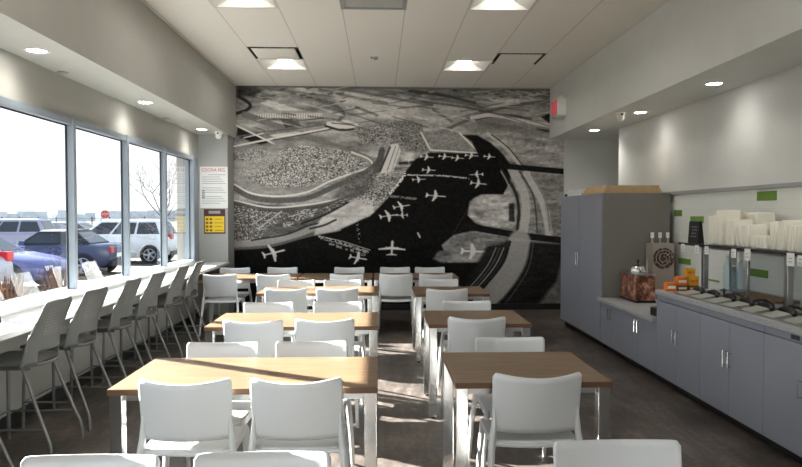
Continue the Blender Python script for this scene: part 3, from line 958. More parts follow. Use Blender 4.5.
for (ya, yb, za, zb) in ((5.65, 5.95, 1.70, 1.785), (7.45, 7.640, 1.555, 1.625), (6.94, 7.24, 1.48, 1.555), (7.22, 7.52, 1.01, 1.075), (5.76, 6.07, 1.005, 1.075), (6.60, 6.85, .88, .90), (4.3, 4.6, 1.30, 1.375)):
    MB().box(XR - .016, XR - .011, ya, yb, za, zb, .001).build('green_tile', GREEN, t)

# glass food shelf
t = thing('food_shelf', 'glass serving shelf on steel posts over the buffet counter', 'shelf')
sg = MB().box(2.88, 3.40, 2.6, 6.24, 1.293, 1.305, .002).build('glass_shelf', SHELFGLASS, t)
e = MB().box(2.872, 2.88, 2.6, 6.24, 1.288, 1.310, .001)
e.box(3.395, 3.405, 2.6, 6.24, 1.288, 1.310)
e.build('edge_strip', BLACK, t)
rl = MB(); rl.box(3.07, 3.10, 2.6, 6.2, 1.255, 1.288, .003); rl.box(3.34, 3.37, 2.6, 6.2, 1.255, 1.288, .003)
for y in (6.13, 4.86, 3.6): rl.box(3.10, 3.34, y - .012, y + .012, 1.262, 1.286)
rl.build('rail', STAINLESS, t)
for y in (6.14, 4.86, 3.60):
    for x in (3.085, 3.355):
        MB().box(x - .024, x + .024, y - .024, y + .024, .8725, 1.256, .003).build('post', STAINLESS, t)
MB().box(3.073, 3.097, 5.40, 5.42, .8725, 1.256, .003).build('post', STAINLESS, t)

# tags along the shelf edge
for k, px in enumerate((6.13, 5.86, 5.68, 5.24, 5.04, 4.50, 4.39, 4.12)):
    tg = thing('shelf_tag', '%s small white tag on the shelf edge, counted from the far end' % ['first', 'second', 'third', 'fourth', 'fifth', 'sixth', 'seventh', 'eighth'][k], 'tag', (2.868, px, 1.262), 0, 'tags on the glass shelf edge')
    big = 1.25 if k in (4, 5) else 1.0
    MB().box(-.002, .001, -.034 * big, .034 * big, -.036 * big, .036 * big, .0005).build('card', WHITE, tg)
    q = MB()
    for j in range(2): q.box(-.0035, -.002, -.02, .02, -.014 - j * .01, -.010 - j * .01)
    q.box(-.0035, -.002, -.012, .012, .004, .012)
    q.build('print', GREYPRINT, tg)

# foam boxes on the shelf, standing on edge in bundles
def make_foam(h, d, th):
    o = thing('takeout_box', 'x', 'takeout box')
    for s in (0, 1):
        b = MB()
        y0 = -th / 2 + s * th / 2
        prof = [(-d / 2, 0), (d / 2, 0), (d / 2, h), (-d / 2, h)]
        i = .012
        if s == 0:
            b.loft([[(x * 0.96, y0, h / 2 + (z - h / 2) * .965) for x, z in prof], [(x, y0 + th * .46, z) for x, z in prof]])
        else:
            b.loft([[(x, y0 + .001, z) for x, z in prof], [(x * 0.96, y0 + th * .46, h / 2 + (z - h / 2) * .965) for x, z in prof]])
        bmesh.ops.bevel(b.bm, geom=list(b.bm.edges), offset=.007, segments=2, affect='EDGES')
        b.build('base' if s == 0 else 'lid', FOAM, o, 50)
    return o
bund = [(5.765, 5.86, .265, 'tall bundle beside the black menu card'), (5.60, 5.745, .312, 'tallest bundle'), (5.43, 5.575, .23, 'third bundle'), (5.235, 5.41, .19, 'fourth bundle'), (4.96, 5.18, .105, 'shortest bundle'), (4.73, 4.945, .23, 'sixth bundle'), (4.50, 4.72, .195, 'seventh bundle')]
# bundles behind the front ones, against the wall
bund2 = [(5.50, 5.78, .29, 'rear bundle by the wall behind the tallest'), (5.05, 5.45, .21, 'rear bundle by the wall behind the shortest'), (4.40, 4.74, .25, 'rear bundle at the picture edge')]
for bi, (ya, yb, h, nm) in enumerate(bund + bund2):
    th = 0.055 if bi < 7 else 0.055
    n = max(2, round((yb - ya) / th))
    th = (yb - ya) / n
    d = .17
    first = make_foam(h, d, th * .9)
    lab = 'white foam takeout box on edge in the %s' % nm
    xc = 3.055 if bi < 7 else 3.28
    for k in range(n):
        loc = (xc + rnd.uniform(-.012, .012), ya + th * (k + .5), 1.306)
        if k == 0:
            first.location = loc; first['label'] = lab; first['group'] = 'foam boxes of the ' + nm
        else:
            dup(first, loc, 0, lab, 'foam boxes of the ' + nm, (1, 1, rnd.uniform(.95, 1.0)))

# black menu stand on the shelf
t = thing('menu_stand', 'black upright menu card at the far end of the glass shelf', 'menu stand', (2.985, 6.12, 1.306), 0)
MB().poly([(-.03, -.10, 0), (.03, -.10, 0), (.012, -.09, .205), (-.012, -.09, .205)], (0, .20, 0)).build('card', BLACK, t)
q = MB()
for j in range(4): q.box(-.031 + .004 * j, -.024 + .004 * j, -.06 + .01 * (j % 2), .05 - .012 * (j % 3), .06 + .03 * j, .066 + .03 * j)
q.build('lettering', GREYPRINT, t)

# buffet pans with lids and dark handles, flush in the counter
FOODMAT = mat('dark_salad', rgb(96, 84, 60), .6, var=.5, vscale=60)
PANLID = mat('frosted_lid', rgb(168, 168, 160), .35, var=.05)
def make_pan():
    t = thing('food_pan', 'x', 'food pan', (0, 0, 0))
    f = MB()
    f.box(-.17, .17, -.122, -.105, 0, .012, .002); f.box(-.17, .17, .105, .122, 0, .012, .002)
    f.box(-.17, -.153, -.105, .105, 0, .012, .002); f.box(.153, .17, -.105, .105, 0, .012, .002)
    f.box(-.155, .155, -.107, .107, 0, .003)
    f.build('rim', STAINLESS, t)
    l = MB()
    l.poly([(-.150, -.085, .004), (-.015, -.085, .012), (-.015, -.085, .034), (-.150, -.085, .010)], (0, .17, 0))
    l.build('lid', PANLID, t)
    MB().box(.0, .15, -.10, .10, .003, .008).build('food', FOODMAT, t)
    h = MB()
    h.tube([(-.03, -.124, .030), (.0, -.07, .042), (.02, .02, .046), (.03, .124, .036)], [.015, .024, .028, .018], 8)
    h.build('ladle_handle', BLACK, t, 40)
    return t
pan = make_pan()
pn = ['first', 'second', 'third', 'fourth', 'fifth', 'sixth', 'seventh', 'eighth']
for k in range(8):
    y = 5.68 - .252 * k
    lab = '%s pale lidded food pan in the counter, counted from the juice cartons' % pn[k]
    if k == 0:
        pan.location = (2.80, y, .8725); pan['label'] = lab; pan['group'] = 'food pans along the buffet'
    else:
        dup(pan, (2.80, y, .8725), 0, lab, 'food pans along the buffet')
for k, (x, y, rz) in enumerate(((3.10, 5.82, 1.1), (3.03, 5.48, 1.45), (3.03, 5.10, 1.5), (3.03, 4.70, 1.5), (3.04, 4.36, 1.55))):
    t = thing('serving_spoon', '%s black serving spoon lying behind the food pans, from the far end' % pn[k], 'spoon', (x, y, .873), rz, 'black serving spoons on the buffet')
    MB().tube([(-.15, 0, .012), (-.05, 0, .03), (.06, 0, .024), (.085, 0, .014)], [.008, .011, .011, .009], 8).build('handle', BLACK, t, 40)
    MB().lathe([(.004, .001), (.024, .004), (.033, .014), (.029, .016), (.004, .012)], (.11, 0, 0), 14).build('bowl', BLACK, t, 40)
o = MB().box(3.12, 3.32, 5.08, 5.72, .873, .893, .004).build('cutting_board', mat('board_wood', rgb(150, 118, 88), .6, var=.15, vscale=8, stretch=(8, 1, 8)))
tag(o, 'brown wooden board lying on the buffet behind the food pans', 'board')
# clear bottles
for k, (x, y) in enumerate(((3.25, 6.03), (3.24, 5.91), (3.33, 5.97))):
    t = thing('water_bottle', ['clear tall bottle on the buffet nearest the green tiles', 'clear bottle on the buffet nearest the counter front', 'clear bottle tucked behind the other two on the buffet'][k], 'bottle', (x, y, .873), 0, 'clear bottles on the buffet')
    h = (.31, .24, .28)[k]
    MB().lathe([(.036, 0), (.04, .008), (.04, h * .5), (.036, h * .55), (.04, h * .6), (.038, h * .72), (.016, h * .88), (.016, h * .95)], (0, 0, 0), 18).build('body', CLEAR, t, 40)
    MB().lathe([(.018, h * .94), (.018, h), (.012, h + .003)], (0, 0, 0), 14).build('cap', WHITE, t, 40)

# small juice boxes at the stepped end of the counter
JC = {'orange': mat('orange_carton', rgb(222, 122, 34), .5, var=.2, vscale=30), 'yellow': mat('yellow_carton', rgb(226, 172, 40), .5, var=.15, vscale=30),
      'red': mat('red_carton', rgb(205, 74, 34), .5, var=.15, vscale=30), 'brown': mat('brown_carton', rgb(140, 84, 46), .6, var=.15, vscale=30)}
def carton(label, col, x, y, z, s=.085, h=.085):
    t = thing('juice_carton', label, 'carton', (x, y, z), rnd.uniform(-.1, .1), 'small cartons at the counter end')
    MB().box(-s / 2, s / 2, -s / 2, s / 2, 0, h, .003).build('body', JC[col], t)
    MB().box(-s / 2 + .01, s / 2 - .01, -s / 2 - .0012, -s / 2 + .0005, h * .3, h * .62).build('front_print', WHITE if col != 'yellow' else JC['orange'], t)
carton('small orange carton at the front end of the carton pile', 'orange', 2.690, 6.0, .8725, .09, .075)
carton('small brown carton at the bottom middle of the carton pile', 'brown', 2.790, 6.0, .8725, .09, .055)
carton('small orange carton on top of the brown one', 'orange', 2.790, 6.0, .9285, .09, .072)
carton('small brown carton at the bottom of the pile by the post', 'brown', 2.895, 6.0, .8725, .09, .05)
carton('small yellow carton in the middle of the pile by the post', 'yellow', 2.895, 6.0, .9235, .09, .085)
carton('small yellow carton topmost of the pile', 'yellow', 2.870, 6.0, 1.0095, .08, .07)
# soup warmer wrapped in pictures, on the low worktop
def picture_mat(name, a, b, c, scale):
    n = NT(name)
    p = n.n('ShaderNodeBsdfPrincipled')
    v = n.coord()
    f = n.noise(v, scale, 5, .65)
    n.l(n.ramp(f, [(.3, a), (.46, b), (.56, c), (.7, rgb(226, 205, 180))]), p.inputs['Base Color'])
    p.inputs['Roughness'].default_value = .3
    n.l(p.outputs[0], n.out.inputs[0])
    return n.m
PIC = picture_mat('printed_food_picture', rgb(48, 26, 20), rgb(110, 66, 48), rgb(170, 120, 96), 9)
t = thing('soup_warmer', 'square soup warmer wrapped in brown food pictures with chrome lid', 'soup warmer', (2.935, 7.38, .603), 0)
MB().box(-.11, .105, -.23, .23, .02, .30, .006).build('body', PIC, t)
MB().box(-.118, .112, -.238, .238, 0, .02, .004).build('base', BLACK, t)
MB().box(-.115, .11, -.235, .235, .30, .315, .004).build('top_plate', STAINLESS, t)
k_ = MB().lathe([(.092, .315), (.096, .345), (.09, .36), (.075, .385), (.04, .40), (.015, .405)], (0, .0, 0), 28).build('lid', CHROME, t, 35)
MB().lathe([(.007, .40), (.009, .425), (.017, .435), (.015, .455), (.005, .46)], (0, 0, 0), 16).build('knob', BLACK, k_, 40)
MB().tube([(.06, -.12, .318), (.06, -.12, .40), (.05, -.12, .48)], .006, 8).build('ladle', STAINLESS, t, 40)
# coffee dispenser with a round picture of beans
t = thing('coffee_dispenser', 'tall dispenser with a round coffee bean picture and white knobs', 'dispenser', (3.25, 7.53, .603), 0)
MB().box(-.125, .125, -.10, .10, 0, .64, .006).build('body', mat('pale_print', rgb(160, 148, 138), .4, var=.06), t)
BEAN = picture_mat('coffee_bean_picture', rgb(18, 12, 10), rgb(44, 30, 24), rgb(92, 70, 58), 38)
MB().lathe([(.122, 0), (.122, .003)], (0, -.1035, .47), 36, 'Y').build('bean_picture', BEAN, t)
sw = []
for i in range(60):
    a = 2 * PI * i / 60 * 2.3; r = .105 * (1 - i / 75)
    sw.append((r * math.cos(a), -.1055, .47 + r * math.sin(a)))
MB().tube(sw, .0035, 6).build('bean_swirl', mat('bean_highlight', rgb(176, 160, 146), .5), t)
for dx in (-.09, 0, .09):
    kn = MB().tube([(dx, 0, .64), (dx, 0, .70)], .008, 8).build('stem', STAINLESS, t)
    MB().box(dx - .018, dx + .018, -.012, .012, .70, .765, .004).build('knob', WHITE, kn)
o = MB().box(2.63, 2.83, 6.10, 6.30, .603, .68, .006).build('napkin_holder', BLACK)
tag(o, 'low black napkin holder on the low worktop by the step', 'napkin holder')

# ------------------------------------------------------------------ notices, exit sign, cameras
t = thing('wall_notice', 'tall white notice with red heading on the pier by the windows', 'notice', (-2.567, 10.379, 0), 0)
w = .215
MB().box(-w, w, -.004, 0, 1.672, 2.316).build('sheet', PAPER, t)
RX = Matrix.Rotation(PI / 2, 4, 'X')
text_obj('heading', 'COCINA REG.', .072, RED, Matrix.Translation((0, -.005, 2.262)) @ RX, t, .0006, .82)
ln = MB()
for j in range(14):
    z = 2.19 - j * .034
    x0 = -w + .03 + (.10 if j in (0,) else 0)
    x1 = w - .03 - .09 * ((j * 7) % 4) / 3
    if j in (5, 9): continue
    ln.box(x0, x1, -.0052, -.004, z - .004, z + .004)
for j in range(4):
    ln.box(-w + .03, -w + .075, -.0054, -.004, 1.93 - j * .035, 1.955 - j * .035)
ln.build('print', GREYPRINT, t)
t = thing('wall_poster', 'yellow poster with dark header below the white notice', 'poster', (-2.56, 10.379, 0), 0)
MB().box(-.165, .165, -.006, 0, 1.272, 1.657).build('frame', DARKRED, t)
MB().box(-.15, .15, -.008, -.006, 1.295, 1.545).build('panel', YELLOW, t)
MB().box(-.09, .09, -.008, -.006, 1.585, 1.63).build('title_plate', GREYPRINT, t)
ic = MB()
for r in range(4):
    for c in range(2):
        ic.box(-.135 + c * .06, -.095 + c * .06, -.0095, -.008, 1.31 + r * .058, 1.342 + r * .058)
    ic.box(.005, .135 - .02 * (r % 2), -.0095, -.008, 1.322 + r * .058, 1.330 + r * .058)
ic.build('icons', mat('dark_ochre_print', rgb(120, 90, 40), .6), t)

t = thing('exit_sign', 'white exit sign with red letters mounted on the soffit', 'exit sign', (2.735, 10.0, 3.19), 0)
MB().box(-.068, .068, -.17, .17, -.13, .13, .006).build('housing', WHITE, t)
RL = Matrix.Rotation(-PI / 2, 4, 'Z') @ Matrix.Rotation(PI / 2, 4, 'X')
fp = MB().box(-.071, -.068, -.155, .155, -.115, .115, .001).build('face', mat('pink_face', rgb(226, 130, 138), .5), t)
text_obj('lettering', 'EXIT', .19, EXITRED, Matrix.Translation((-.072, 0, 0)) @ RL, t, .001, .85)
MB().box(.0, .068, -.03, .03, .13, .19, .003).build('bracket', WHITE, t)

def camera_dome(label, x, y):
    t = thing('security_camera', label, 'camera', (x, y, SZ), 0)
    MB().lathe([(.055, .001), (.055, -.02), (.042, -.035)], (0, 0, 0), 24).build('base', WHITE, t, 40)
    MB().lathe([(.042, -.03), (.046, -.06), (.040, -.09), (.02, -.105), (.003, -.108)], (0, 0, 0), 24).build('housing', WHITE, t, 40)
    MB().lathe([(.018, -.062), (.014, -.050), (.004, -.048)], (-.0, -.0, 0), 14).build('ring', BLACK, t)
    MB().lathe([(.016, -.049), (.012, -.054), (.003, -.056)], (0, 0, -.075 + .05), 12, 'Y').build('lens', BLACK, t)
camera_dome('white dome camera under the soffit above the notices', -2.40, 10.0)
camera_dome('white dome camera under the soffit over the buffet', 2.93, 7.95)
for k, (x, y) in enumerate(((-2.755, 5.85), (-2.755, 8.6))):
    t = thing('smoke_detector', ['small flat detector under the window soffit between the first two downlights', 'small flat detector under the window soffit before the last downlight'][k], 'smoke detector', (x + .02, y, SZ), 0)
    MB().lathe([(.045, -.001), (.045, -.01), (.03, -.016), (.003, -.017)], (0, 0, 0), 20).build('cover', LEDGE, t, 40)
    MB().lathe([(.012, -.016), (.010, -.02), (.002, -.021)], (0, 0, 0), 10).build('sensor', GREYPRINT, t)

# ------------------------------------------------------------------ ceiling fixtures
REFL = mat('satin_reflector', rgb(196, 194, 186), 0.5, var=0.01)
def troffer(label, i, ya, yb):
    x0, x1 = XK[i], XK[i + 1]
    cx, cy = (x0 + x1) / 2, (ya + yb) / 2
    hx, hy = (x1 - x0) / 2, (yb - ya) / 2
    t = thing('ceiling_light', label, 'ceiling light', (cx, cy, CZ), 0, 'recessed ceiling lights')
    f = MB()
    def ring(a, b, z): return [(-a, -b, z), (a, -b, z), (a, b, z), (-a, b, z)]
    f.loft([ring(hx + .012, hy + .012, -.006), ring(hx - .018, hy - .018, -.006), ring(hx - .22, hy - .06, .10), ring(.07, hy - .06, .10)], caps=False)
    f.loft([ring(hx - .005, hy - .005, 0.002), ring(hx - .005, hy - .005, .16)], caps=False)
    f.box(-hx + .005, hx - .005, -hy + .005, hy - .005, .15, .16)
    f.build('reflector', REFL, t)
    MB().box(-.10, .10, -hy + .075, hy - .075, .098, .13, .004).build('diffuser', LAMP, t)
    return t
ln = ['recessed ceiling light before the mural, on the window side', 'recessed ceiling light before the mural, on the buffet side', 'recessed ceiling light at the upper picture edge, on the window side', 'recessed ceiling light at the upper picture edge, on the buffet side',
      'added recessed ceiling light, out of view over the front long table', 'added recessed ceiling light, out of view over the front square table', 'added recessed ceiling light, out of view above the viewer, window side', 'added recessed ceiling light, out of view above the viewer, buffet side']
for k, (i, a, b) in enumerate(LIGHTS): troffer(ln[k], i, a, b)

def diffuser(label, i, ya, yb, louvre):
    x0, x1 = XK[i], XK[i + 1]
    cx, cy = (x0 + x1) / 2, (ya + yb) / 2
    hx, hy = (x1 - x0) / 2, (yb - ya) / 2
    t = thing('ceiling_vent', label, 'air vent', (cx, cy, CZ), 0)
    b = MB(); b.box(-hx + .002, hx - .002, -hy + .002, hy - .002, .12, .14)
    for s in (-1, 1):
        b.box(s * (hx - .006) - .004, s * (hx - .006) + .004, -hy + .002, hy - .002, .002, .12)
        b.box(-hx + .002, hx - .002, s * (hy - .006) - .004, s * (hy - .006) + .004, .002, .12)
    b.build('plenum', mat('dark_duct', rgb(60, 58, 55) if not louvre else rgb(176, 174, 168), .7), t)
    if louvre:
        f = MB()
        for s in (-1, 1):
            f.box(s * (hx - .01) - .022, s * (hx - .01) + .022, -hy - .01, hy + .01, -.008, .001)
            f.box(-hx, hx, s * (hy - .01) - .022, s * (hy - .01) + .022, -.008, .001)
        f.build('frame', LEDGE, t)
        l = MB()
        for j in range(17):
            y = -hy + .04 + j * (2 * hy - .08) / 16
            l.poly([(-hx + .02, y - .013, -.003), (-hx + .02, y + .013, .003), (-hx + .02, y + .013, .006), (-hx + .02, y - .013, .0)], (2 * hx - .04, 0, 0))
        l.build('louvres', TROFF, t)
    else:
        MB().box(-hx + .045, hx - .045, -hy + .045, hy - .045, -.010, -.002, .003).build('plaque', CEIL, t)
        h = MB()
        for sx in (-1, 1):
            for sy in (-1, 1): h.tube([(sx * .12, sy * .12, -.003), (sx * .12, sy * .12, .12)], .006, 6)
        h.build('hanger', STAINLESS, t)
diffuser('square ceiling vent next to the light before the mural, window side', *VENTS[0], False)
diffuser('square ceiling vent next to the light before the mural, buffet side', *VENTS[1], False)
diffuser('slatted ceiling vent at the upper picture edge', *VENTS[2], True)
t = thing('ceiling_sprinkler', 'small round sensor in the middle of the ceiling', 'sprinkler', (-0.06, 8.72, CZ), 0)
MB().lathe([(.055, .001), (.055, -.008), (.04, -.014)], (0, 0, 0), 20).build('plate', TROFF, t, 40)
MB().lathe([(.03, -.012), (.03, -.04), (.02, -.05), (.003, -.05)], (.02, 0, 0), 14).build('head', LEDGE, t, 40)
MB().box(-.045, -.015, -.02, .02, -.035, -.010, .003).build('clip', GREYPRINT, t)

def downlight(label, x, y, watt):
    t = thing('downlight', label, 'downlight', (x, y, SZ), 0, 'round downlights in the soffits')
    f = MB()
    f.lathe([(.088, -.001), (.088, -.006), (.070, -.006), (.066, -.001)], (0, 0, 0), 28)
    f.build('trim_ring', TROFF, t, 40)
    MB().lathe([(.066, -.0015), (.064, -.004), (.003, -.0045)], (0, 0, 0), 28).build('lens', DOWN, t)
    li = bpy.data.lights.new('downlight_lamp', 'SPOT')
    li.energy = watt; li.spot_size = math.radians(140); li.spot_blend = .9; li.shadow_soft_size = .05; li.color = (1, .95, .86)
    lo = bpy.data.objects.new('downlight_lamp', li); COL.objects.link(lo); lo.parent = t; lo.location = (0, 0, -.012)
for k, y in enumerate((9.72, 7.39, 5.09, 2.8)):
    downlight('round downlight under the window soffit, %s' % ['over the notices', 'second from the notices', 'third from the notices', 'before the picture starts'][k], -2.57, y, 12)
for k, y in enumerate((9.62, 7.92, 6.16, 4.40, 2.64)):
    downlight('round downlight under the buffet soffit, %s' % ['over the tall cupboard', 'beside the dome camera', 'over the coffee things', 'beyond the picture edge', 'last beyond the picture edge'][k], 3.16, y, 24 if k == 0 else 7)

# ------------------------------------------------------------------ outside: car park
GROUND = NT('car_park_ground')
def _g():
    t = GROUND
    p = t.n('ShaderNodeBsdfPrincipled')
    v = t.coord()
    a = t.noise(v, .35, 6, .6); b = t.noise(v, 14, 4, .7)
    f = t.math('ADD', t.math('MULTIPLY', a, .6), t.math('MULTIPLY', b, .4))
    t.l(t.ramp(f, [(.36, rgb(48, 43, 39)), (.5, rgb(70, 65, 60)), (.62, rgb(112, 108, 103))]), p.inputs['Base Color'])
    p.inputs['Roughness'].default_value = .85
    t.l(p.outputs[0], t.out.inputs[0])
_g()
GZ = -0.30
struct(MB().box(-300, XL - .2, -60, 320, GZ - .2, GZ).build('ground', GROUND.m))
struct(MB().box(XL - 1.4, XL - .2, -6, 14, GZ, GZ + .12, .01).build('sidewalk', mat('pale_concrete', rgb(126, 116, 106), .85, var=.15)))

GLASSDK = mat('car_glass', rgb(34, 40, 50), .08, var=.1)
TYRE = mat('tyre_rubber', rgb(24, 24, 26), .8)
RIM = mat('alloy_rim', rgb(176, 178, 182), .3, .7)
TAIL = mat('tail_lamp', rgb(190, 36, 44), .25)
HEADL = mat('head_lamp', rgb(225, 228, 232), .15)
DARKTRIM = mat('dark_trim', rgb(30, 31, 34), .6)
def paint(n, c): return mat(n, c, .22, .15, var=.02)

def car(label, cat, x, y, rz, pm, kind, name='parked_car', roofm=None, group=None):
    """local +X is the nose; kinds give the side profile"""
    K = {'sedan': dict(L=4.6, W=.90, belt=.92, roof=1.45, hood=(.90, 1.45), g=(-1.75, 1.05), r=(-1.0, .25)),
         'suv': dict(L=4.7, W=.94, belt=1.05, roof=1.68, hood=(1.05, 1.35), g=(-2.15, 1.15), r=(-1.85, .35)),
         'hatch': dict(L=3.85, W=.85, belt=.95, roof=1.42, hood=(.95, 1.20), g=(-1.65, .85), r=(-1.25, .25)),
         'conv': dict(L=3.85, W=.85, belt=.97, roof=1.40, hood=(.96, 1.15), g=(-1.35, .85), r=(-.85, .30))}[kind]
    L, W, belt, roof = K['L'], K['W'], K['belt'], K['roof']
    h = L / 2
    t = thing(name, label, cat, (x, y, GZ), rz, group)
    st = [(-h, .62, belt - .12, .82), (-h + .10, .34, belt - .03, .93), (-h + .45, .24, belt, 1), (-.6, .20, belt, 1), (.6, .20, belt - .01, 1), (K['g'][1] + .15, .20, belt - .02, 1),
          (h - .45, .24, belt - .14, .97), (h - .12, .30, belt - .24, .88), (h, .42, belt - .36, .74)]
    rings = []
    for xs, zb, zt, wf in st:
        w = W * wf
        zm = zb + (zt - zb) * .55
        rings.append([(xs, -w * .93, zb), (xs, -w, zb + .08), (xs, -w, zm), (xs, -w * .97, zt - .05), (xs, -w * .86, zt), (xs, w * .86, zt), (xs, w * .97, zt - .05), (xs, w, zm), (xs, w, zb + .08), (xs, w * .93, zb)])
    b = MB().loft(rings).build('body', pm, t, 40)
    g0, g1 = K['g']; r0, r1 = K['r']
    wb, wr = W * .88, W * .68
    cab = MB().loft([[(g0, -wb, belt - .03), (g1, -wb, belt - .03), (g1, wb, belt - .03), (g0, wb, belt - .03)],
                     [(r0 + .04, -wr - .02, roof - .05), (r1 - .04, -wr - .02, roof - .05), (r1 - .04, wr + .02, roof - .05), (r0 + .04, wr + .02, roof - .05)],
                     [(r0 + .12, -wr + .08, roof), (r1 - .12, -wr + .08, roof), (r1 - .12, wr - .08, roof), (r0 + .12, wr - .08, roof)]])
    cab.build('cabin', roofm or pm, t, 30)
    TLZ = .17 if kind == 'suv' else .02
    def lerp(a, b, f): return a + (b - a) * f
    def side(s, f0, f1, xa, xb):
        """pane on the cabin side between heights f0..f1 and shares xa..xb of its length"""
        pts = []
        for f, xs in ((f0, xa), (f0, xb), (f1, xb), (f1, xa)):
            z = lerp(belt - .03, roof - .05, f)
            a_, b_ = lerp(g0, r0 + .04, f), lerp(g1, r1 - .04, f)
            yy = lerp(wb, wr + .02, f) + .004
            pts.append((lerp(a_, b_, xs), s * yy, z))
        MB().poly(pts, (0, s * .006, 0)).build('side_window', GLASSDK, t)
    for s in (-1, 1):
        if kind == 'conv':
            side(s, .16, .82, .42, .93)
        else:
            side(s, .16, .88, .06, .34); side(s, .16, .88, .37, .64); side(s, .16, .88, .67, .95)
    def endpane(nm, ga, ra, sg):
        z0, z1 = lerp(belt - .03, roof - .05, .14), lerp(belt - .03, roof - .05, .92)
        x0, x1 = lerp(ga, ra, .14), lerp(ga, ra, .92)
        w0, w1 = lerp(wb, wr, .14) * .9, lerp(wb, wr, .92) * .9
        MB().poly([(x0 + sg * .004, -w0, z0), (x0 + sg * .004, w0, z0), (x1 + sg * .004, w1, z1), (x1 + sg * .004, -w1, z1)], (sg * .008, 0, .004)).build(nm, GLASSDK, t)
    endpane('rear_window', g0, r0 + .04, -1)
    endpane('windshield', g1, r1 - .04, 1)
    for xs in (-h + .78, h - .85):
        for s in (-1, 1):
            wl = MB().lathe([(.20, -.10), (.31, -.10), (.335, -.06), (.335, .06), (.31, .10), (.20, .10)], (xs, s * (W - .085), .335), 24, 'Y').build('wheel', TYRE, t, 30)
            rm = MB()
            rm.lathe([(.06, .0), (.06, .02)], (xs, s * (W + .005), .335), 12, 'Y')
            for k in range(5):
                a = 2 * PI * k / 5
                c_, s_ = math.cos(a), math.sin(a)
                rm.poly([(xs + c_ * .04 - s_ * .03, s * (W + .004), .335 + s_ * .04 + c_ * .03), (xs + c_ * .04 + s_ * .03, s * (W + .004), .335 + s_ * .04 - c_ * .03),
                         (xs + c_ * .22 + s_ * .045, s * (W + .004), .335 + s_ * .22 - c_ * .045), (xs + c_ * .22 - s_ * .045, s * (W + .004), .335 + s_ * .22 + c_ * .045)], (0, s * .014, 0))
            rm.lathe([(.205, .0), (.235, .0), (.235, .018), (.205, .018), (.205, .0)], (xs, s * (W + .004) - (.0 if s > 0 else .018), .335), 24, 'Y')
            rm.build('rim', RIM, wl)
            MB().lathe([(.375, -.005), (.375, .005)], (xs, s * (W + .001), .345), 24, 'Y').build('wheel_arch', DARKTRIM, t)
    for s in (-1, 1):
        MB().box(-h - .015, -h + .16, s * W * .70 - .12, s * W * .70 + .12, belt - .30 + TLZ, belt - .10 + TLZ, .02).build('tail_light', TAIL, t)
        MB().box(h - .26, h - .01, s * W * .62 - .14, s * W * .62 + .14, belt - .42, belt - .30, .02).build('headlight', HEADL, t)
        MB().box(g1 - .35, g1 - .18, s * (W + .06) - .07, s * (W + .06) + .07, belt - .02, belt + .11, .02).build('wing_mirror', pm, t)
    MB().box(-h - .03, -h + .10, -W * .78, W * .78, .30, .46, .02).build('rear_bumper', DARKTRIM, t)
    MB().box(h - .14, h + .02, -W * .68, W * .68, .26, .42, .02).build('front_bumper', DARKTRIM, t)
    MB().box(-h - .012, -h + .02, -.26, .26, .56, .68, .004).build('number_plate', WHITE, t)
    return t
SILVER = paint('silver_paint', rgb(168, 170, 180)); WHITEP = paint('white_paint', rgb(226, 228, 230)); BLUE = paint('blue_paint', rgb(86, 90, 134))
NAVY = paint('navy_paint', rgb(68, 76, 100)); LILAC = paint('lilac_silver_paint', rgb(148, 148, 166)); GREYP = paint('grey_paint_metal', rgb(96, 100, 112))
CLOTH = mat('black_soft_top', rgb(34, 36, 44), .8)
car('silver SUV with a red tail lamp, parked nearest outside the first window', 'SUV', -9.85, 13.0, PI, SILVER, 'suv')
car('blue sedan with rounded bonnet parked between the nearest silver SUV and the convertible', 'car', -10.30, 16.9, 0, BLUE, 'sedan')
car('blue convertible with black soft top parked outside the second window', 'car', -10.02, 20.9, PI, NAVY, 'conv', roofm=CLOTH)
car('white SUV with large alloy wheels outside the third window', 'SUV', -10.25, 26.2, PI, WHITEP, 'suv')
car('lilac silver SUV in the second row of the car park', 'SUV', -16.6, 29.5, PI + .15, LILAC, 'suv')
car('dark blue sedan beside the lilac SUV in the second row', 'car', -16.8, 33.0, PI, NAVY, 'sedan')
car('silver sedan in the second row, seen above the soft top', 'car', -17.0, 38.0, 0, SILVER, 'sedan')
car('grey hatchback in the second row behind the white SUV', 'car', -17.0, 43.0, PI, GREYP, 'hatch')
car('silver SUV far off at the first mullion in the second row', 'SUV', -16.6, 24.3, PI, SILVER, 'sedan')

# bare tree
BARK = mat('grey_bark', rgb(120, 108, 100), .9, var=.15, vscale=8)
def tree(label, x, y, h, seed):
    r = random.Random(seed)
    t = thing('bare_tree', label, 'tree', (x, y, GZ), 0)
    tr = MB().tube([(0, 0, 0), (.03, .02, h * .18), (-.02, .03, h * .38)], [.11, .09, .075], 8).build('trunk', BARK, t, 40)
    b = MB()
    def grow(p, d, L, rad, lv):
        q1 = p + d * L * .5 + Vector((r.uniform(-1, 1), r.uniform(-1, 1), r.uniform(-.2, .5))) * L * .06
        q2 = p + d * L + Vector((r.uniform(-1, 1), r.uniform(-1, 1), r.uniform(0, 1))) * L * .08
        b.tube([p, q1, q2], [rad, rad * .8, rad * .55], 5 if lv < 3 else 3)
        if lv >= 5: return
        for k in range(3 if lv < 3 else 2):
            nd = (d + Vector((r.uniform(-1, 1), r.uniform(-1, 1), r.uniform(-.25, .75))) * .75).normalized()
            grow(q2 if k else q1, nd, L * r.uniform(.62, .82), rad * .55, lv + 1)
    for k in range(6):
        a = 2 * PI * k / 6 + r.uniform(-.3, .3)
        grow(Vector((-.02, .03, h * (.24 + .028 * k))), Vector((math.cos(a) * .7, math.sin(a) * .7, .8)).normalized(), h * .24, .04, 0)
    b.build('branches', BARK, t)
tree('bare leafless tree standing behind the white SUV', -11.4, 35.0, 5.4, 4)

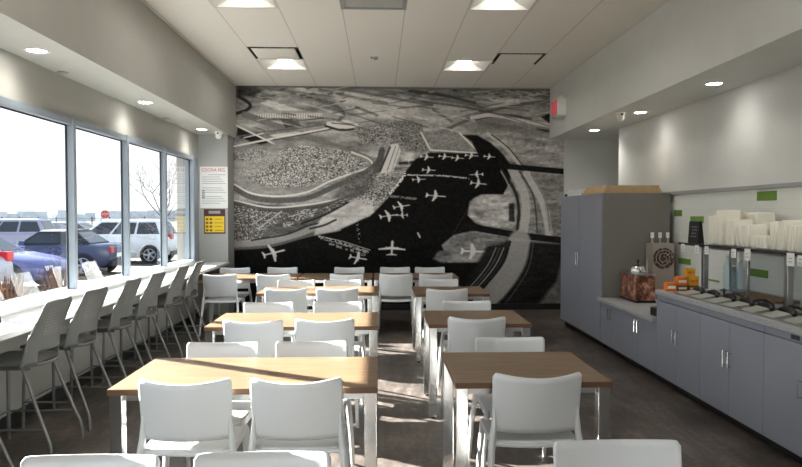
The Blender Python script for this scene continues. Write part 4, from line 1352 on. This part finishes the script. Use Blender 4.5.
# stop sign
t = thing('stop_sign', 'red octagonal stop sign beyond the convertible', 'sign', (-22.9, 56.0, GZ), math.atan2(-22.9, -56.0) * 0 + .35)
MB().tube([(0, .03, 0), (0, .03, 2.1)], .035, 8).build('post', STAINLESS, t)
pts = [(.36 * math.cos(PI / 8 + k * PI / 4), 0, 1.86 + .36 * math.sin(PI / 8 + k * PI / 4)) for k in range(8)]
MB().poly(pts, (0, .012, 0)).build('plate', mat('stop_red', rgb(190, 40, 44), .4), t)
text_obj('lettering', 'STOP', .24, WHITE, Matrix.Translation((0, -.004, 1.86)) @ RX, t, .001, .95)

# fence at the end of the car park
t = thing('mesh_fence', 'dark rail fence along the far end of the car park', 'fence', (-50, 78, GZ), .10)
f = MB()
for z in (.15, .75, 1.35): f.box(-40, 40, -.02, .02, z, z + .05)
f.build('rails', DARKTRIM, t)
for k in range(41):
    MB().box(-40 + 2 * k - .05, -40 + 2 * k + .05, -.05, .05, 0, 1.55).build('post', DARKTRIM, t)
# distant skyline
HAZE = mat('distant_haze', rgb(206, 212, 218), .9, var=.08, vscale=.2)  # washed-out haze put into the skyline's pale colour
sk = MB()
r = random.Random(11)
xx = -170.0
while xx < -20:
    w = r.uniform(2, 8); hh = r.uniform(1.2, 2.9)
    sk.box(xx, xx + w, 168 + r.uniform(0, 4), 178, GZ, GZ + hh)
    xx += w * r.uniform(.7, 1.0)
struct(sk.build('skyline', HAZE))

# dry ornamental grasses along the building
RUST = mat('rusty_dry_grass', rgb(92, 64, 50), .9, var=.35, vscale=20)
def grass(label, x, y, h, seed):
    r = random.Random(seed)
    t = thing('ornamental_grass', label, 'plant', (x, y, GZ), 0, 'dry grasses outside the windows')
    b = MB()
    for k in range(170):
        a = r.uniform(0, 2 * PI); l = r.uniform(.05, .30); hh = h * r.uniform(.55, 1)
        dx, dy = math.cos(a), math.sin(a)
        b.tube([(dx * .04, dy * .04, 0), (dx * l * .5, dy * l * .5, hh * .6), (dx * l, dy * l, hh)], [.008, .010, .004], 3)
    b.build('blades', RUST, t)
for k, (x, y, h) in enumerate(((-4.6, 8.3, 1.15), (-4.7, 9.9, 1.15), (-4.3, 6.9, .95))):
    grass(['rust brown dry grass clump outside the first window', 'rust brown dry grass clump beside the first tall mullion', 'short rust brown dry grass clump at the picture edge'][k], x, y, h, 30 + k)

# ------------------------------------------------------------------ light
sun = bpy.data.lights.new('sun', 'SUN'); sun.energy = 37; sun.angle = math.radians(.55); sun.color = (1, .965, .92)
so = bpy.data.objects.new('sun', sun); COL.objects.link(so)
so.rotation_euler = Vector((1, -.58, -.583)).to_track_quat('-Z', 'Y').to_euler()
so.location = (-20, 20, 15)

W = bpy.data.worlds.new('sky'); S.world = W
W.use_nodes = True
nt = W.node_tree
bg = nt.nodes['Background']
tc = nt.nodes.new('ShaderNodeTexCoord')
sp = nt.nodes.new('ShaderNodeSeparateXYZ')
nt.links.new(tc.outputs['Generated'], sp.inputs[0])
rp = nt.nodes.new('ShaderNodeValToRGB')
rp.color_ramp.elements[0].position = 0.0; rp.color_ramp.elements[0].color = (1.0, 1.0, 1.0, 1)
rp.color_ramp.elements[1].position = 0.7; rp.color_ramp.elements[1].color = (.62, .78, 1.0, 1)
nt.links.new(sp.outputs[2], rp.inputs[0])
nt.links.new(rp.outputs[0], bg.inputs[0])
bg.inputs[1].default_value = 1.1

# ------------------------------------------------------------------ camera
cam = bpy.data.cameras.new('camera')
cam.sensor_width = 36; cam.lens = 660 / 802 * 36
cam.clip_end = 1000
co = bpy.data.objects.new('camera', cam); COL.objects.link(co)
co.location = (0, 0, 1.58)
co.rotation_euler = (PI / 2 - math.atan(19.5 / 660), 0, -math.atan(22 / 660))
S.camera = co

S.view_settings.view_transform = 'Standard'
S.view_settings.look = 'None'
S.view_settings.exposure = 1.02
S.view_settings.gamma = 1.0
S.view_settings.use_curve_mapping = False
S.cycles.max_bounces = 10
S.cycles.diffuse_bounces = 6
S.cycles.transparent_max_bounces = 12
S.cycles.use_denoising = True
S.cycles.sample_clamp_indirect = 20.0
S.cycles.caustics_reflective = False
S.cycles.caustics_refractive = False
